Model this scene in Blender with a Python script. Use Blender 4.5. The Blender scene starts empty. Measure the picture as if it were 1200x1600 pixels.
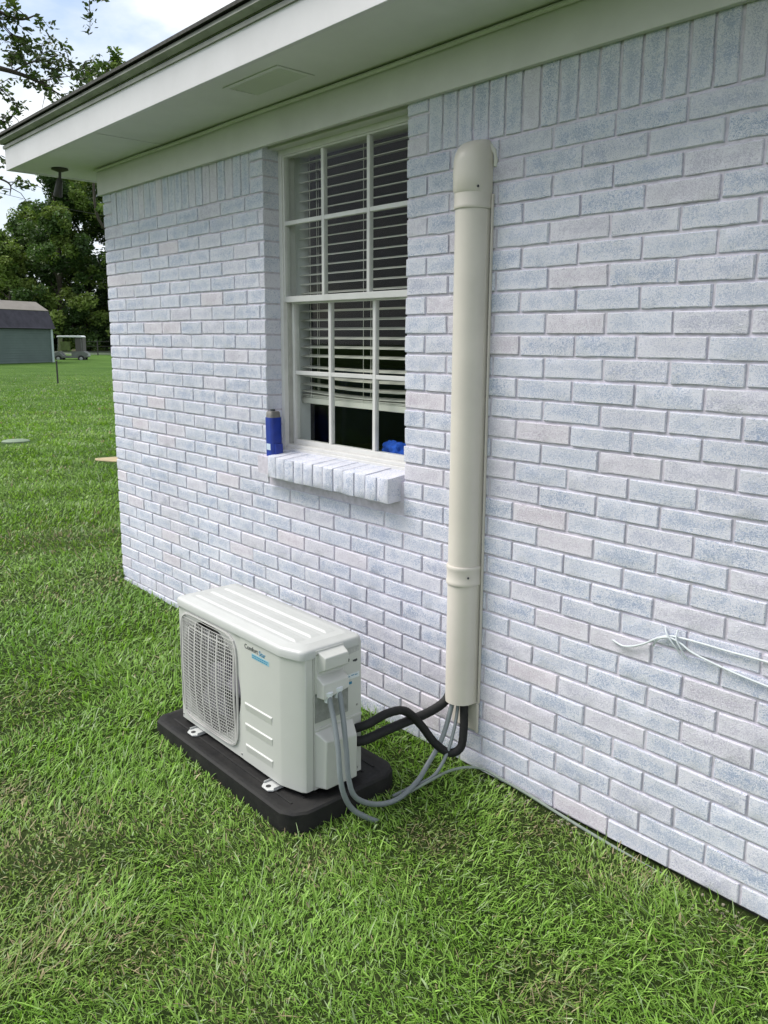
import bpy, bmesh, math, random
import numpy as np
from mathutils import Vector, Matrix

random.seed(7)
RNG = np.random.default_rng(11)
scn = bpy.context.scene
COL = scn.collection

# ------------------------------------------------------------------ camera
FPX, YAW, PITCH, ROLL = 1270.76, -0.8342, -0.1809, 0.0071
CAM = Vector((1.5756, -2.0759, 1.54))
fwd = Vector((math.sin(YAW) * math.cos(PITCH), math.cos(YAW) * math.cos(PITCH), math.sin(PITCH)))
rt = Vector((math.cos(YAW), -math.sin(YAW), 0))
up = rt.cross(fwd)
rt2 = rt * math.cos(ROLL) + up * math.sin(ROLL)
up2 = up * math.cos(ROLL) - rt * math.sin(ROLL)
cd = bpy.data.cameras.new('camera')
cam = bpy.data.objects.new('camera', cd)
COL.objects.link(cam)
m = Matrix((rt2, up2, -fwd)).transposed().to_4x4()
m.translation = CAM
cam.matrix_world = m
cd.sensor_fit = 'VERTICAL'
cd.sensor_height = 24
cd.lens = FPX / 1600 * 24
cd.shift_x = -8.76 / 1600
cd.shift_y = -37.17 / 1600
cd.clip_start = 0.05
cd.clip_end = 2000
scn.camera = cam

# ------------------------------------------------------------------ light
SUN_EL, SUN_AZ = math.radians(52), math.radians(232)     # azimuth clockwise from +Y
w = bpy.data.worlds.new('World')
scn.world = w
w.use_nodes = True
nt = w.node_tree
nt.nodes.clear()
N = nt.nodes.new
out = N('ShaderNodeOutputWorld')
bg = N('ShaderNodeBackground')
bg.inputs['Strength'].default_value = 0.12
sky = N('ShaderNodeTexSky')
sky.sky_type = 'NISHITA'
sky.sun_disc = False
sky.sun_elevation = SUN_EL
sky.sun_rotation = SUN_AZ
sky.dust_density = 1.5
tc = N('ShaderNodeTexCoord')
mp = N('ShaderNodeMapping')
mp.inputs['Scale'].default_value = (1, 1, 2.2)
mp.inputs['Location'].default_value = (0.3, 0.15, 0.0)
n1 = N('ShaderNodeTexNoise')
n1.inputs['Scale'].default_value = 2.6
n1.inputs['Detail'].default_value = 7
n1.inputs['Roughness'].default_value = 0.55
cr = N('ShaderNodeValToRGB')
cr.color_ramp.elements[0].position = 0.32
cr.color_ramp.elements[1].position = 0.49
n2 = N('ShaderNodeTexNoise')
n2.inputs['Scale'].default_value = 5.5
n2.inputs['Detail'].default_value = 6
cr2 = N('ShaderNodeValToRGB')
cr2.color_ramp.elements[0].position = 0.3
cr2.color_ramp.elements[0].color = (4.1, 4.6, 5.2, 1)
cr2.color_ramp.elements[1].position = 0.68
cr2.color_ramp.elements[1].color = (6.9, 7.0, 7.1, 1)
mx = N('ShaderNodeMix')
mx.data_type = 'RGBA'
L = nt.links.new
L(tc.outputs['Generated'], mp.inputs['Vector'])
L(mp.outputs['Vector'], n1.inputs['Vector'])
L(mp.outputs['Vector'], n2.inputs['Vector'])
L(n1.outputs['Fac'], cr.inputs['Fac'])
L(n2.outputs['Fac'], cr2.inputs['Fac'])
L(cr.outputs['Color'], mx.inputs['Factor'])
L(sky.outputs['Color'], mx.inputs['A'])
L(cr2.outputs['Color'], mx.inputs['B'])
L(mx.outputs['Result'], bg.inputs['Color'])
L(bg.outputs['Background'], out.inputs['Surface'])

sd = bpy.data.lights.new('sun', 'SUN')
sd.energy = 2.9
sd.angle = math.radians(35)
sd.color = (1.0, 0.96, 0.9)
sun = bpy.data.objects.new('sun', sd)
COL.objects.link(sun)
tosun = Vector((math.sin(SUN_AZ) * math.cos(SUN_EL), math.cos(SUN_AZ) * math.cos(SUN_EL), math.sin(SUN_EL)))
sun.rotation_euler = tosun.to_track_quat('Z', 'Y').to_euler()
sun.location = (0, -6, 8)

scn.view_settings.view_transform = 'Standard'
scn.view_settings.look = 'None'
scn.view_settings.exposure = 0.68
scn.view_settings.gamma = 1.0
scn.view_settings.use_curve_mapping = False
scn.render.engine = 'CYCLES'
scn.cycles.max_bounces = 8
scn.cycles.transparent_max_bounces = 12
scn.cycles.use_denoising = True

# ------------------------------------------------------------------ helpers
def at(px, py, dist):
    """the point seen at photo pixel (px,py) at horizontal distance dist"""
    d = fwd + rt2 * ((px - 608.76) / FPX) - up2 * ((py - 762.83) / FPX)
    d = d / math.hypot(d.x, d.y)
    return CAM + d * dist


def mat(name, col, rough=0.6, metal=0.0, spec=0.5, noise=None, bump=None, coat=0):
    """noise=(scale, amount[, col2]) mottles colour; bump=(scale, strength, distance)"""
    M = bpy.data.materials.new(name)
    M.use_nodes = True
    t = M.node_tree
    b = t.nodes['Principled BSDF']
    b.inputs['Base Color'].default_value = (*col, 1)
    b.inputs['Roughness'].default_value = rough
    b.inputs['Metallic'].default_value = metal
    b.inputs['Specular IOR Level'].default_value = spec
    b.inputs['Coat Weight'].default_value = coat
    tc = t.nodes.new('ShaderNodeTexCoord')
    if noise:
        n = t.nodes.new('ShaderNodeTexNoise')
        n.inputs['Scale'].default_value = noise[0]
        n.inputs['Detail'].default_value = 8
        n.inputs['Roughness'].default_value = 0.62
        t.links.new(tc.outputs['Object'], n.inputs['Vector'])
        r = t.nodes.new('ShaderNodeValToRGB')
        r.color_ramp.elements[0].position = 0.32
        r.color_ramp.elements[1].position = 0.68
        c2 = noise[2] if len(noise) > 2 else tuple(c * (1 - noise[1]) for c in col)
        r.color_ramp.elements[0].color = (*c2, 1)
        r.color_ramp.elements[1].color = (*col, 1)
        t.links.new(n.outputs['Fac'], r.inputs['Fac'])
        t.links.new(r.outputs['Color'], b.inputs['Base Color'])
        # the same mottling varies the gloss a little
        mr = t.nodes.new('ShaderNodeMapRange')
        mr.inputs['To Min'].default_value = min(1, rough + 0.12)
        mr.inputs['To Max'].default_value = max(0, rough - 0.08)
        t.links.new(n.outputs['Fac'], mr.inputs['Value'])
        t.links.new(mr.outputs['Result'], b.inputs['Roughness'])
    if bump:
        n = t.nodes.new('ShaderNodeTexNoise')
        n.inputs['Scale'].default_value = bump[0]
        n.inputs['Detail'].default_value = 6
        t.links.new(tc.outputs['Object'], n.inputs['Vector'])
        bp = t.nodes.new('ShaderNodeBump')
        bp.inputs['Strength'].default_value = bump[1]
        bp.inputs['Distance'].default_value = bump[2]
        t.links.new(n.outputs['Fac'], bp.inputs['Height'])
        t.links.new(bp.outputs['Normal'], b.inputs['Normal'])
    return M


def tag(o, label=None, cat=None, group=None, kind=None):
    if label: o['label'] = label
    if cat: o['category'] = cat
    if group: o['group'] = group
    if kind: o['kind'] = kind
    return o


def empty(name, loc=(0, 0, 0), rz=0.0):
    o = bpy.data.objects.new(name, None)
    o.empty_display_size = 0.1
    COL.objects.link(o)
    o.location = loc
    o.rotation_euler = (0, 0, rz)
    bpy.context.view_layer.update()
    return o


class MB:
    def __init__(s):
        s.v = []; s.f = []; s.mi = []; s.cur = 0

    def _add(s, vs, fs):
        o = len(s.v)
        s.v += [tuple(p) for p in vs]
        for f in fs:
            s.f.append(tuple(i + o for i in f)); s.mi.append(s.cur)

    def box(s, x0, x1, y0, y1, z0, z1):
        s._add([(x0, y0, z0), (x1, y0, z0), (x1, y1, z0), (x0, y1, z0), (x0, y0, z1), (x1, y0, z1), (x1, y1, z1), (x0, y1, z1)],
               [(0, 3, 2, 1), (4, 5, 6, 7), (0, 1, 5, 4), (1, 2, 6, 5), (2, 3, 7, 6), (3, 0, 4, 7)])
        return s

    def prism(s, pts, a0, a1, axis='z'):
        """extrude a closed outline along an axis; pts in the two other axes (z: xy, y: xz, x: yz)"""
        n = len(pts)
        def P(p, a):
            return {'z': (p[0], p[1], a), 'y': (p[0], a, p[1]), 'x': (a, p[0], p[1])}[axis]
        vs = [P(p, a0) for p in pts] + [P(p, a1) for p in pts]
        fs = [tuple(range(n - 1, -1, -1)), tuple(range(n, 2 * n))]
        fs += [(i, (i + 1) % n, n + (i + 1) % n, n + i) for i in range(n)]
        s._add(vs, fs)
        return s

    def loft(s, rings, cap=True):
        n = len(rings[0])
        vs = [p for r in rings for p in r]
        fs = []
        for k in range(len(rings) - 1):
            for i in range(n):
                j = (i + 1) % n
                fs.append((k * n + i, k * n + j, (k + 1) * n + j, (k + 1) * n + i))
        if cap:
            fs.append(tuple(range(n - 1, -1, -1)))
            o = (len(rings) - 1) * n
            fs.append(tuple(range(o, o + n)))
        s._add(vs, fs)
        return s

    def tube(s, path, r, n=12, cap=True):
        P = [Vector(p) for p in path]
        R = r if isinstance(r, (list, tuple)) else [r] * len(P)
        t = (P[1] - P[0]).normalized()
        a = t.orthogonal().normalized()
        rings = []
        for i, p in enumerate(P):
            d = (P[min(i + 1, len(P) - 1)] - P[max(i - 1, 0)])
            if d.length < 1e-9: d = t
            d.normalize()
            a = (a - d * a.dot(d)).normalized()
            b = d.cross(a)
            rings.append([tuple(p + (a * math.cos(2 * math.pi * k / n) + b * math.sin(2 * math.pi * k / n)) * R[i]) for k in range(n)])
        return s.loft(rings, cap)

    def lathe(s, prof, c, n=32, axis='z'):
        """prof: list of (radius, height)"""
        rings = []
        for r, h in prof:
            ring = []
            for k in range(n):
                u, v = r * math.cos(2 * math.pi * k / n), r * math.sin(2 * math.pi * k / n)
                ring.append({'z': (c[0] + u, c[1] + v, c[2] + h), 'y': (c[0] + u, c[1] + h, c[2] + v), 'x': (c[0] + h, c[1] + u, c[2] + v)}[axis])
            rings.append(ring)
        return s.loft(rings)

    def build(s, name, mats, parent=None, smooth=False, bevel=0, seg=2, sub=0, weld=False):
        me = bpy.data.meshes.new(name)
        me.from_pydata(s.v, [], s.f)
        mats = mats if isinstance(mats, (list, tuple)) else [mats]
        for q in mats: me.materials.append(q)
        me.polygons.foreach_set('material_index', s.mi)
        bm = bmesh.new(); bm.from_mesh(me)
        if weld: bmesh.ops.remove_doubles(bm, verts=bm.verts, dist=1e-5)
        bmesh.ops.recalc_face_normals(bm, faces=bm.faces)
        bm.to_mesh(me); bm.free()
        if smooth:
            me.polygons.foreach_set('use_smooth', [True] * len(me.polygons))
            me.set_sharp_from_angle(angle=math.radians(38))
        me.update()
        o = bpy.data.objects.new(name, me)
        COL.objects.link(o)
        if parent:
            o.parent = parent
            o.matrix_parent_inverse = parent.matrix_world.inverted()
        if bevel:
            b = o.modifiers.new('bevel', 'BEVEL')
            b.width = bevel; b.segments = seg; b.limit_method = 'ANGLE'; b.angle_limit = math.radians(35)
            b.harden_normals = False
            me.polygons.foreach_set('use_smooth', [True] * len(me.polygons))
            me.set_sharp_from_angle(angle=math.radians(30))
        return o


def spline(pts, n=10):
    """Catmull-Rom through pts"""
    P = [Vector(p) for p in pts]
    P = [P[0] * 2 - P[1]] + P + [P[-1] * 2 - P[-2]]
    out = []
    for i in range(1, len(P) - 2):
        for k in range(n):
            t = k / n
            a, b, c, d = P[i - 1], P[i], P[i + 1], P[i + 2]
            out.append(0.5 * ((2 * b) + (c - a) * t + (2 * a - 5 * b + 4 * c - d) * t * t + (3 * b - a - 3 * c + d) * t ** 3))
    out.append(P[-2])
    return out


def fast_mesh(name, V, loops, sizes, mats, parent=None, tint=None, smooth=False, mi=None):
    me = bpy.data.meshes.new(name)
    V = np.asarray(V, np.float32)
    me.vertices.add(len(V)); me.vertices.foreach_set('co', V.ravel())
    loops = np.asarray(loops, np.int32).ravel(); sizes = np.asarray(sizes, np.int32)
    me.loops.add(len(loops)); me.loops.foreach_set('vertex_index', loops)
    me.polygons.add(len(sizes))
    st = np.concatenate([[0], np.cumsum(sizes)[:-1]]).astype(np.int32)
    me.polygons.foreach_set('loop_start', st)
    if tint is not None:
        a = me.color_attributes.new('tint', 'FLOAT_COLOR', 'POINT')
        a.data.foreach_set('color', np.asarray(tint, np.float32).ravel())
    for q in (mats if isinstance(mats, (list, tuple)) else [mats]): me.materials.append(q)
    if mi is not None: me.polygons.foreach_set('material_index', np.asarray(mi, np.int32))
    me.polygons.foreach_set('use_smooth', np.full(len(sizes), smooth))
    me.update(calc_edges=True)
    me.validate()
    o = bpy.data.objects.new(name, me)
    COL.objects.link(o)
    if parent:
        o.parent = parent
        o.matrix_parent_inverse = parent.matrix_world.inverted()
    return o


# ------------------------------------------------------------------ materials
def leafy(name, rough=0.55, trans=0.35, mult=1.0):
    M = bpy.data.materials.new(name)
    M.use_nodes = True
    t = M.node_tree
    t.nodes.clear()
    o = t.nodes.new('ShaderNodeOutputMaterial')
    at_ = t.nodes.new('ShaderNodeAttribute'); at_.attribute_name = 'tint'
    b = t.nodes.new('ShaderNodeBsdfPrincipled')
    b.inputs['Roughness'].default_value = rough
    b.inputs['Specular IOR Level'].default_value = 0.35
    tr = t.nodes.new('ShaderNodeBsdfTranslucent')
    hs = t.nodes.new('ShaderNodeHueSaturation')
    hs.inputs['Saturation'].default_value = 1.1
    hs.inputs['Value'].default_value = 1.25
    ms = t.nodes.new('ShaderNodeMixShader')
    ms.inputs[0].default_value = trans
    t.links.new(at_.outputs['Color'], b.inputs['Base Color'])
    t.links.new(at_.outputs['Color'], hs.inputs['Color'])
    t.links.new(hs.outputs['Color'], tr.inputs['Color'])
    t.links.new(b.outputs[0], ms.inputs[1]); t.links.new(tr.outputs[0], ms.inputs[2])
    t.links.new(ms.outputs[0], o.inputs['Surface'])
    return M


def brick_material():
    M = bpy.data.materials.new('whitewashed_brick')
    M.use_nodes = True
    t = M.node_tree
    b = t.nodes['Principled BSDF']
    nn = t.nodes.new; lk = t.links.new
    at_ = nn('ShaderNodeAttribute'); at_.attribute_name = 'tint'
    sep = nn('ShaderNodeSeparateColor'); lk(at_.outputs['Color'], sep.inputs[0])
    geo = nn('ShaderNodeTexCoord')
    # every brick gets its own piece of the pattern
    off = nn('ShaderNodeVectorMath'); off.operation = 'SCALE'; lk(at_.outputs['Color'], off.inputs[0]); off.inputs['Scale'].default_value = 37.0
    ad = nn('ShaderNodeVectorMath'); ad.operation = 'ADD'; lk(geo.outputs['Object'], ad.inputs[0]); lk(off.outputs[0], ad.inputs[1])
    def noise(scale, detail, rough, src=ad, dist=0.0):
        n = nn('ShaderNodeTexNoise'); n.inputs['Scale'].default_value = scale; n.inputs['Detail'].default_value = detail
        n.inputs['Roughness'].default_value = rough; n.inputs['Distortion'].default_value = dist
        lk(src.outputs[0], n.inputs['Vector']); return n
    big = noise(14, 4, 0.6, dist=0.6)
    fine = noise(88, 4, 0.72, dist=3.4)
    vfine = noise(210, 3, 0.7, dist=1.5)
    # base: pinkish or bluish per brick
    r1 = nn('ShaderNodeValToRGB'); e = r1.color_ramp.elements
    e[0].position = 0.0; e[0].color = (0.755, 0.765, 0.865, 1)
    e[1].position = 1.0; e[1].color = (0.80, 0.755, 0.825, 1)
    x = e.new(0.65); x.color = (0.77, 0.77, 0.865, 1)
    x = e.new(0.90); x.color = (0.775, 0.755, 0.845, 1)
    lk(sep.outputs[0], r1.inputs['Fac'])
    # blue-grey speckle where the wash is thin
    ths = nn('ShaderNodeMath'); ths.operation = 'MULTIPLY_ADD'; lk(big.outputs['Fac'], ths.inputs[0]); ths.inputs[1].default_value = 0.28; lk(fine.outputs['Fac'], ths.inputs[2])
    r2 = nn('ShaderNodeValToRGB'); r2.color_ramp.elements[0].position = 0.60; r2.color_ramp.elements[1].position = 0.645
    eg = nn('ShaderNodeMath'); eg.operation = 'MULTIPLY_ADD'; lk(at_.outputs['Alpha'], eg.inputs[0]); eg.inputs[1].default_value = -0.075; lk(ths.outputs[0], eg.inputs[2])
    lk(eg.outputs[0], r2.inputs['Fac'])
    mul = nn('ShaderNodeMath'); mul.operation = 'MULTIPLY'; lk(r2.outputs['Color'], mul.inputs[0])
    mr = nn('ShaderNodeMapRange'); lk(sep.outputs[1], mr.inputs['Value']); mr.inputs['To Min'].default_value = 0.62; mr.inputs['To Max'].default_value = 1.0
    lk(mr.outputs[0], mul.inputs[1])
    m1 = nn('ShaderNodeMix'); m1.data_type = 'RGBA'; lk(mul.outputs[0], m1.inputs['Factor']); lk(r1.outputs['Color'], m1.inputs['A'])
    r3 = nn('ShaderNodeValToRGB'); r3.color_ramp.elements[0].color = (0.355, 0.425, 0.60, 1); r3.color_ramp.elements[1].color = (0.60, 0.53, 0.62, 1)
    r3.color_ramp.elements[0].position = 0.65; r3.color_ramp.elements[1].position = 1.0
    lk(sep.outputs[0], r3.inputs['Fac'])
    lk(r3.outputs['Color'], m1.inputs['B'])
    # small light flecks of paint
    r4 = nn('ShaderNodeValToRGB'); r4.color_ramp.elements[0].position = 0.54; r4.color_ramp.elements[1].position = 0.64
    lk(vfine.outputs['Fac'], r4.inputs['Fac'])
    m2 = nn('ShaderNodeMix'); m2.data_type = 'RGBA'; mm = nn('ShaderNodeMath'); mm.operation = 'MULTIPLY'; lk(r4.outputs['Color'], mm.inputs[0]); mm.inputs[1].default_value = 0.85
    lk(mm.outputs[0], m2.inputs['Factor']); lk(m1.outputs['Result'], m2.inputs['A']); m2.inputs['B'].default_value = (0.80, 0.80, 0.87, 1)
    # broad weathering of the whole wall
    wn = nn('ShaderNodeTexNoise'); wn.inputs['Scale'].default_value = 1.3; wn.inputs['Detail'].default_value = 5; lk(geo.outputs['Object'], wn.inputs['Vector'])
    wr = nn('ShaderNodeMapRange'); lk(wn.outputs['Fac'], wr.inputs['Value']); wr.inputs['From Min'].default_value = 0.3; wr.inputs['From Max'].default_value = 0.7
    wr.inputs['To Min'].default_value = 0.9; wr.inputs['To Max'].default_value = 1.06
    m3 = nn('ShaderNodeMix'); m3.data_type = 'RGBA'; m3.blend_type = 'MULTIPLY'; m3.inputs['Factor'].default_value = 1
    lk(m2.outputs['Result'], m3.inputs['A']); lk(wr.outputs[0], m3.inputs['B'])
    lk(m3.outputs['Result'], b.inputs['Base Color'])
    b.inputs['Roughness'].default_value = 0.75
    b.inputs['Specular IOR Level'].default_value = 0.3
    # rough pitted face
    bs = nn('ShaderNodeMath'); bs.operation = 'MULTIPLY_ADD'; lk(fine.outputs['Fac'], bs.inputs[0]); bs.inputs[1].default_value = 1.0; lk(vfine.outputs['Fac'], bs.inputs[2])
    bp = nn('ShaderNodeBump'); bp.inputs['Strength'].default_value = 0.9; bp.inputs['Distance'].default_value = 0.004
    lk(bs.outputs[0], bp.inputs['Height']); lk(bp.outputs[0], b.inputs['Normal'])
    return M


M_BRICK = brick_material()
M_MORTAR = mat('washed_mortar', (0.66, 0.62, 0.705), 0.9, spec=0.2, noise=(38, 0.28), bump=(180, 0.6, 0.003))
M_PAINT = mat('eave_paint', (0.58, 0.58, 0.555), 0.5, noise=(5, 0.10), bump=(60, 0.15, 0.002))
M_SOFFIT = mat('soffit_paint', (0.66, 0.66, 0.65), 0.6, noise=(2.2, 0.13), bump=(90, 0.3, 0.001))
M_FASCIA = mat('fascia_paint', (0.62, 0.61, 0.63), 0.45, noise=(4, 0.08), bump=(40, 0.12, 0.002))
M_SHINGLE = mat('asphalt_shingle', (0.075, 0.075, 0.07), 0.95, noise=(90, 0.6), bump=(150, 0.6, 0.003))
M_DRIP = mat('drip_edge', (0.30, 0.31, 0.27), 0.5, noise=(9, 0.4))
M_GAP = mat('dark_gap', (0.03, 0.032, 0.03), 0.9)
M_DARKMETAL = mat('dark_metal', (0.035, 0.032, 0.03), 0.5, noise=(30, 0.4))
M_SLAB = mat('foundation_slab', (0.05, 0.048, 0.045), 0.9, noise=(12, 0.5), bump=(40, 0.6, 0.006))
M_WIN = mat('window_vinyl', (0.68, 0.67, 0.66), 0.4, noise=(11, 0.12))
M_WINTRACK = mat('window_track', (0.40, 0.40, 0.37), 0.5, noise=(14, 0.25))
M_SLAT = mat('blind_slat', (0.66, 0.64, 0.58), 0.45, noise=(9, 0.08))
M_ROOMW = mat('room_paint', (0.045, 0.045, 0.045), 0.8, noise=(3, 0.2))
M_REVEAL = mat('reveal_paint', (0.84, 0.86, 0.86), 0.6, noise=(6, 0.08))
M_GREENP = mat('room_green', (0.07, 0.13, 0.085), 0.7, noise=(4, 0.35))
M_NAVY = mat('navy_plastic', (0.012, 0.018, 0.07), 0.5, noise=(8, 0.3))
M_DUCT = mat('duct_vinyl', (0.63, 0.585, 0.53), 0.34, spec=0.45, noise=(5, 0.09), bump=(25, 0.05, 0.002))
M_CAULK = mat('caulk', (0.60, 0.59, 0.54), 0.5, bump=(60, 0.6, 0.004))
M_AC = mat('enamel_cream', (0.53, 0.535, 0.515), 0.38, spec=0.5, noise=(6, 0.05), coat=0.1)
M_ACLID = mat('enamel_lid', (0.47, 0.48, 0.475), 0.38, spec=0.5, noise=(8, 0.08), bump=(220, 0.05, 0.001), coat=0.1)
M_GRILLE = mat('grille_plastic', (0.50, 0.49, 0.485), 0.45, noise=(10, 0.06))
M_CAVITY = mat('fan_cavity', (0.022, 0.022, 0.024), 0.8)
M_COIL = mat('coil_fins', (0.10, 0.10, 0.12), 0.5, metal=0.4)
M_FAN = mat('fan_plastic', (0.20, 0.185, 0.23), 0.5)
M_PAD = mat('pad_black', (0.010, 0.010, 0.011), 0.7, spec=0.3, noise=(16, 0.45, (0.022, 0.021, 0.02)), bump=(70, 0.4, 0.003))
M_FOAM = mat('black_foam', (0.012, 0.012, 0.013), 0.72, spec=0.4, noise=(30, 0.3), bump=(120, 0.5, 0.002))
M_CONDUIT = mat('grey_conduit', (0.20, 0.225, 0.24), 0.42, noise=(18, 0.18), bump=(60, 0.1, 0.001))
M_CABLE = mat('grey_cable', (0.22, 0.26, 0.23), 0.5, noise=(20, 0.25))
M_WHITEWIRE = mat('painted_wire', (0.60, 0.64, 0.67), 0.5, noise=(25, 0.12))
M_BLUECAN = mat('blue_wrap', (0.008, 0.035, 0.30), 0.38, spec=0.5, noise=(30, 0.25))
M_GREYCAP = mat('grey_cap', (0.22, 0.21, 0.20), 0.5, noise=(40, 0.4))
M_LABEL = mat('label_white', (0.55, 0.66, 0.80), 0.5, noise=(90, 0.15))
M_BLUECLOTH = mat('blue_cloth', (0.02, 0.10, 0.55), 0.85, spec=0.2, noise=(40, 0.4), bump=(160, 0.5, 0.002))
M_INK = mat('ink_dark', (0.04, 0.045, 0.05), 0.5)
M_INKBLUE = mat('ink_blue', (0.03, 0.20, 0.36), 0.5)
M_STICKER = mat('sticker_blue', (0.28, 0.50, 0.60), 0.45, noise=(200, 0.25))
M_STICKERW = mat('sticker_white', (0.66, 0.70, 0.74), 0.45, noise=(150, 0.1))
mat_screw = mat('screw_steel', (.35, .35, .34), .4, metal=.6)
M_BARK = mat('bark', (0.07, 0.058, 0.046), 0.95, noise=(9, 0.5), bump=(30, 0.8, 0.02))
M_GRASS = leafy('grass_blades', 0.5, 0.35)
M_LEAF = leafy('tree_leaves', 0.55, 0.3)


def glass_material():
    M = bpy.data.materials.new('window_glass')
    M.use_nodes = True
    t = M.node_tree; t.nodes.clear()
    o = t.nodes.new('ShaderNodeOutputMaterial')
    tr = t.nodes.new('ShaderNodeBsdfTransparent'); tr.inputs[0].default_value = (0.965, 0.98, 0.97, 1)
    g = t.nodes.new('ShaderNodeBsdfGlossy'); g.inputs['Roughness'].default_value = 0.03
    lw = t.nodes.new('ShaderNodeLayerWeight'); lw.inputs['Blend'].default_value = 0.5
    pw = t.nodes.new('ShaderNodeMath'); pw.operation = 'POWER'; pw.inputs[1].default_value = 3.5
    f = t.nodes.new('ShaderNodeMath'); f.operation = 'MULTIPLY_ADD'; f.inputs[1].default_value = 0.3; f.inputs[2].default_value = 0.005
    t.links.new(lw.outputs['Facing'], pw.inputs[0]); t.links.new(pw.outputs[0], f.inputs[0])
    ms = t.nodes.new('ShaderNodeMixShader')
    t.links.new(f.outputs[0], ms.inputs[0]); t.links.new(tr.outputs[0], ms.inputs[1]); t.links.new(g.outputs[0], ms.inputs[2])
    t.links.new(ms.outputs[0], o.inputs[0])
    return M


M_GLASS = glass_material()

# ------------------------------------------------------------------ ground
def gz(x, y):
    x = np.asarray(x, float); y = np.asarray(y, float)
    base = np.interp(x, [-4.0, 1.2], [0.055, -0.022])
    r = np.hypot(x - 0.5, y + 1)
    bump = 0.010 * np.sin(x * 2.3 + 1.1 * y) * np.cos(y * 1.9 - 0.7 * x) + 0.006 * np.sin(x * 5.1 - y * 4.2)
    wall = np.clip(-y / 0.5, 0, 1)
    pad = np.clip(np.hypot((x + 0.78) / 1.0, (y + 0.52) / 0.8) - 0.55, 0, 1)
    far = np.clip((r - 6) / 25, 0, 1) * 0.12 * np.sin(x * 0.11) * np.cos(y * 0.13 + 1)
    return base + bump * np.where(x > -3.4, wall, 1) * pad + far - 0.055 * np.clip((r - 8) / 30, 0, 1)


def ground_material():
    M = bpy.data.materials.new('lawn_soil')
    M.use_nodes = True
    t = M.node_tree
    b = t.nodes['Principled BSDF']; nn = t.nodes.new; lk = t.links.new
    tc = nn('ShaderNodeTexCoord')
    def noise(s, d=6, r=0.6):
        n = nn('ShaderNodeTexNoise'); n.inputs['Scale'].default_value = s; n.inputs['Detail'].default_value = d; n.inputs['Roughness'].default_value = r
        lk(tc.outputs['Object'], n.inputs['Vector']); return n
    a, c, d = noise(0.35), noise(9, 8, 0.7), noise(60, 5, 0.7)
    # near the house: thatch and soil under the blades; beyond: the lawn itself
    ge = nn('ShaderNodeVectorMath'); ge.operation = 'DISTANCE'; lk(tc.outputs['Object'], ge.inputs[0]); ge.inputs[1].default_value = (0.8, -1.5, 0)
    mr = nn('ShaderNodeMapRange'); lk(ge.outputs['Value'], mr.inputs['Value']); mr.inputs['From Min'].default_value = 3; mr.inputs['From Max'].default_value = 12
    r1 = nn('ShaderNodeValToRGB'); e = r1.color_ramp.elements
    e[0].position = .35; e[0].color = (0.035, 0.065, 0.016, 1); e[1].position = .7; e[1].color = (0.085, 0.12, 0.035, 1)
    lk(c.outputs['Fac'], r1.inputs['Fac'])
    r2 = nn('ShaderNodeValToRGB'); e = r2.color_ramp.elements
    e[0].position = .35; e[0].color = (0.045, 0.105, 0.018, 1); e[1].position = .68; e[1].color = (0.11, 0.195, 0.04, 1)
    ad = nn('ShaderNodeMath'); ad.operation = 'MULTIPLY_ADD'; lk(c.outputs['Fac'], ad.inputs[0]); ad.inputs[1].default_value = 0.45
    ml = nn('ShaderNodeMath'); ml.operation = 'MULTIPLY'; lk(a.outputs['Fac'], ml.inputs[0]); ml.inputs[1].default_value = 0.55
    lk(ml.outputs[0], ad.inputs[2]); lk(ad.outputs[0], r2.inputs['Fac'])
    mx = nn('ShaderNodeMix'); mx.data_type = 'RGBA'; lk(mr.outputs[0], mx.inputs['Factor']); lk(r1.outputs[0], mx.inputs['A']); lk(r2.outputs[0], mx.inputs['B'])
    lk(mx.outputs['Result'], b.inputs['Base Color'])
    b.inputs['Roughness'].default_value = 0.95; b.inputs['Specular IOR Level'].default_value = 0.1
    bp = nn('ShaderNodeBump'); bp.inputs['Strength'].default_value = 1.0; bp.inputs['Distance'].default_value = 0.06
    lk(d.outputs['Fac'], bp.inputs['Height']); lk(bp.outputs[0], b.inputs['Normal'])
    return M


def sheet(name, m):
    xs = np.unique(np.concatenate([np.linspace(-400, -40, 25), np.linspace(-40, -8, 40), np.linspace(-8, 4, 121), np.linspace(4, 40, 20), np.linspace(40, 200, 8)]))
    ys = np.unique(np.concatenate([np.linspace(-150, -12, 12), np.linspace(-12, -4, 16), np.linspace(-4, 4, 81), np.linspace(4, 30, 30), np.linspace(30, 400, 24)]))
    X, Y = np.meshgrid(xs, ys)
    Z = gz(X, Y)
    V = np.stack([X, Y, Z], -1).reshape(-1, 3)
    nx = len(xs)
    I = np.arange(len(ys) - 1)[:, None] * nx + np.arange(nx - 1)[None]
    F = np.stack([I, I + 1, I + nx + 1, I + nx], -1).reshape(-1, 4)
    o = fast_mesh(name, V, F, np.full(len(F), 4), m, smooth=True)
    return tag(o, kind='structure')


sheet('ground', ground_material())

# ------------------------------------------------------------------ house
X0, X1 = -3.207, 3.6            # front wall
WX0, WX1 = -1.549, -0.634       # window opening
SILLZ, TOPZ = 1.035, 2.345
C, LB, J = 0.0677, 0.2119, 0.0086
house = empty('house', (0, 0, 0))
tag(house, 'single storey white painted brick house with deep eave and grid window', 'house')

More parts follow.
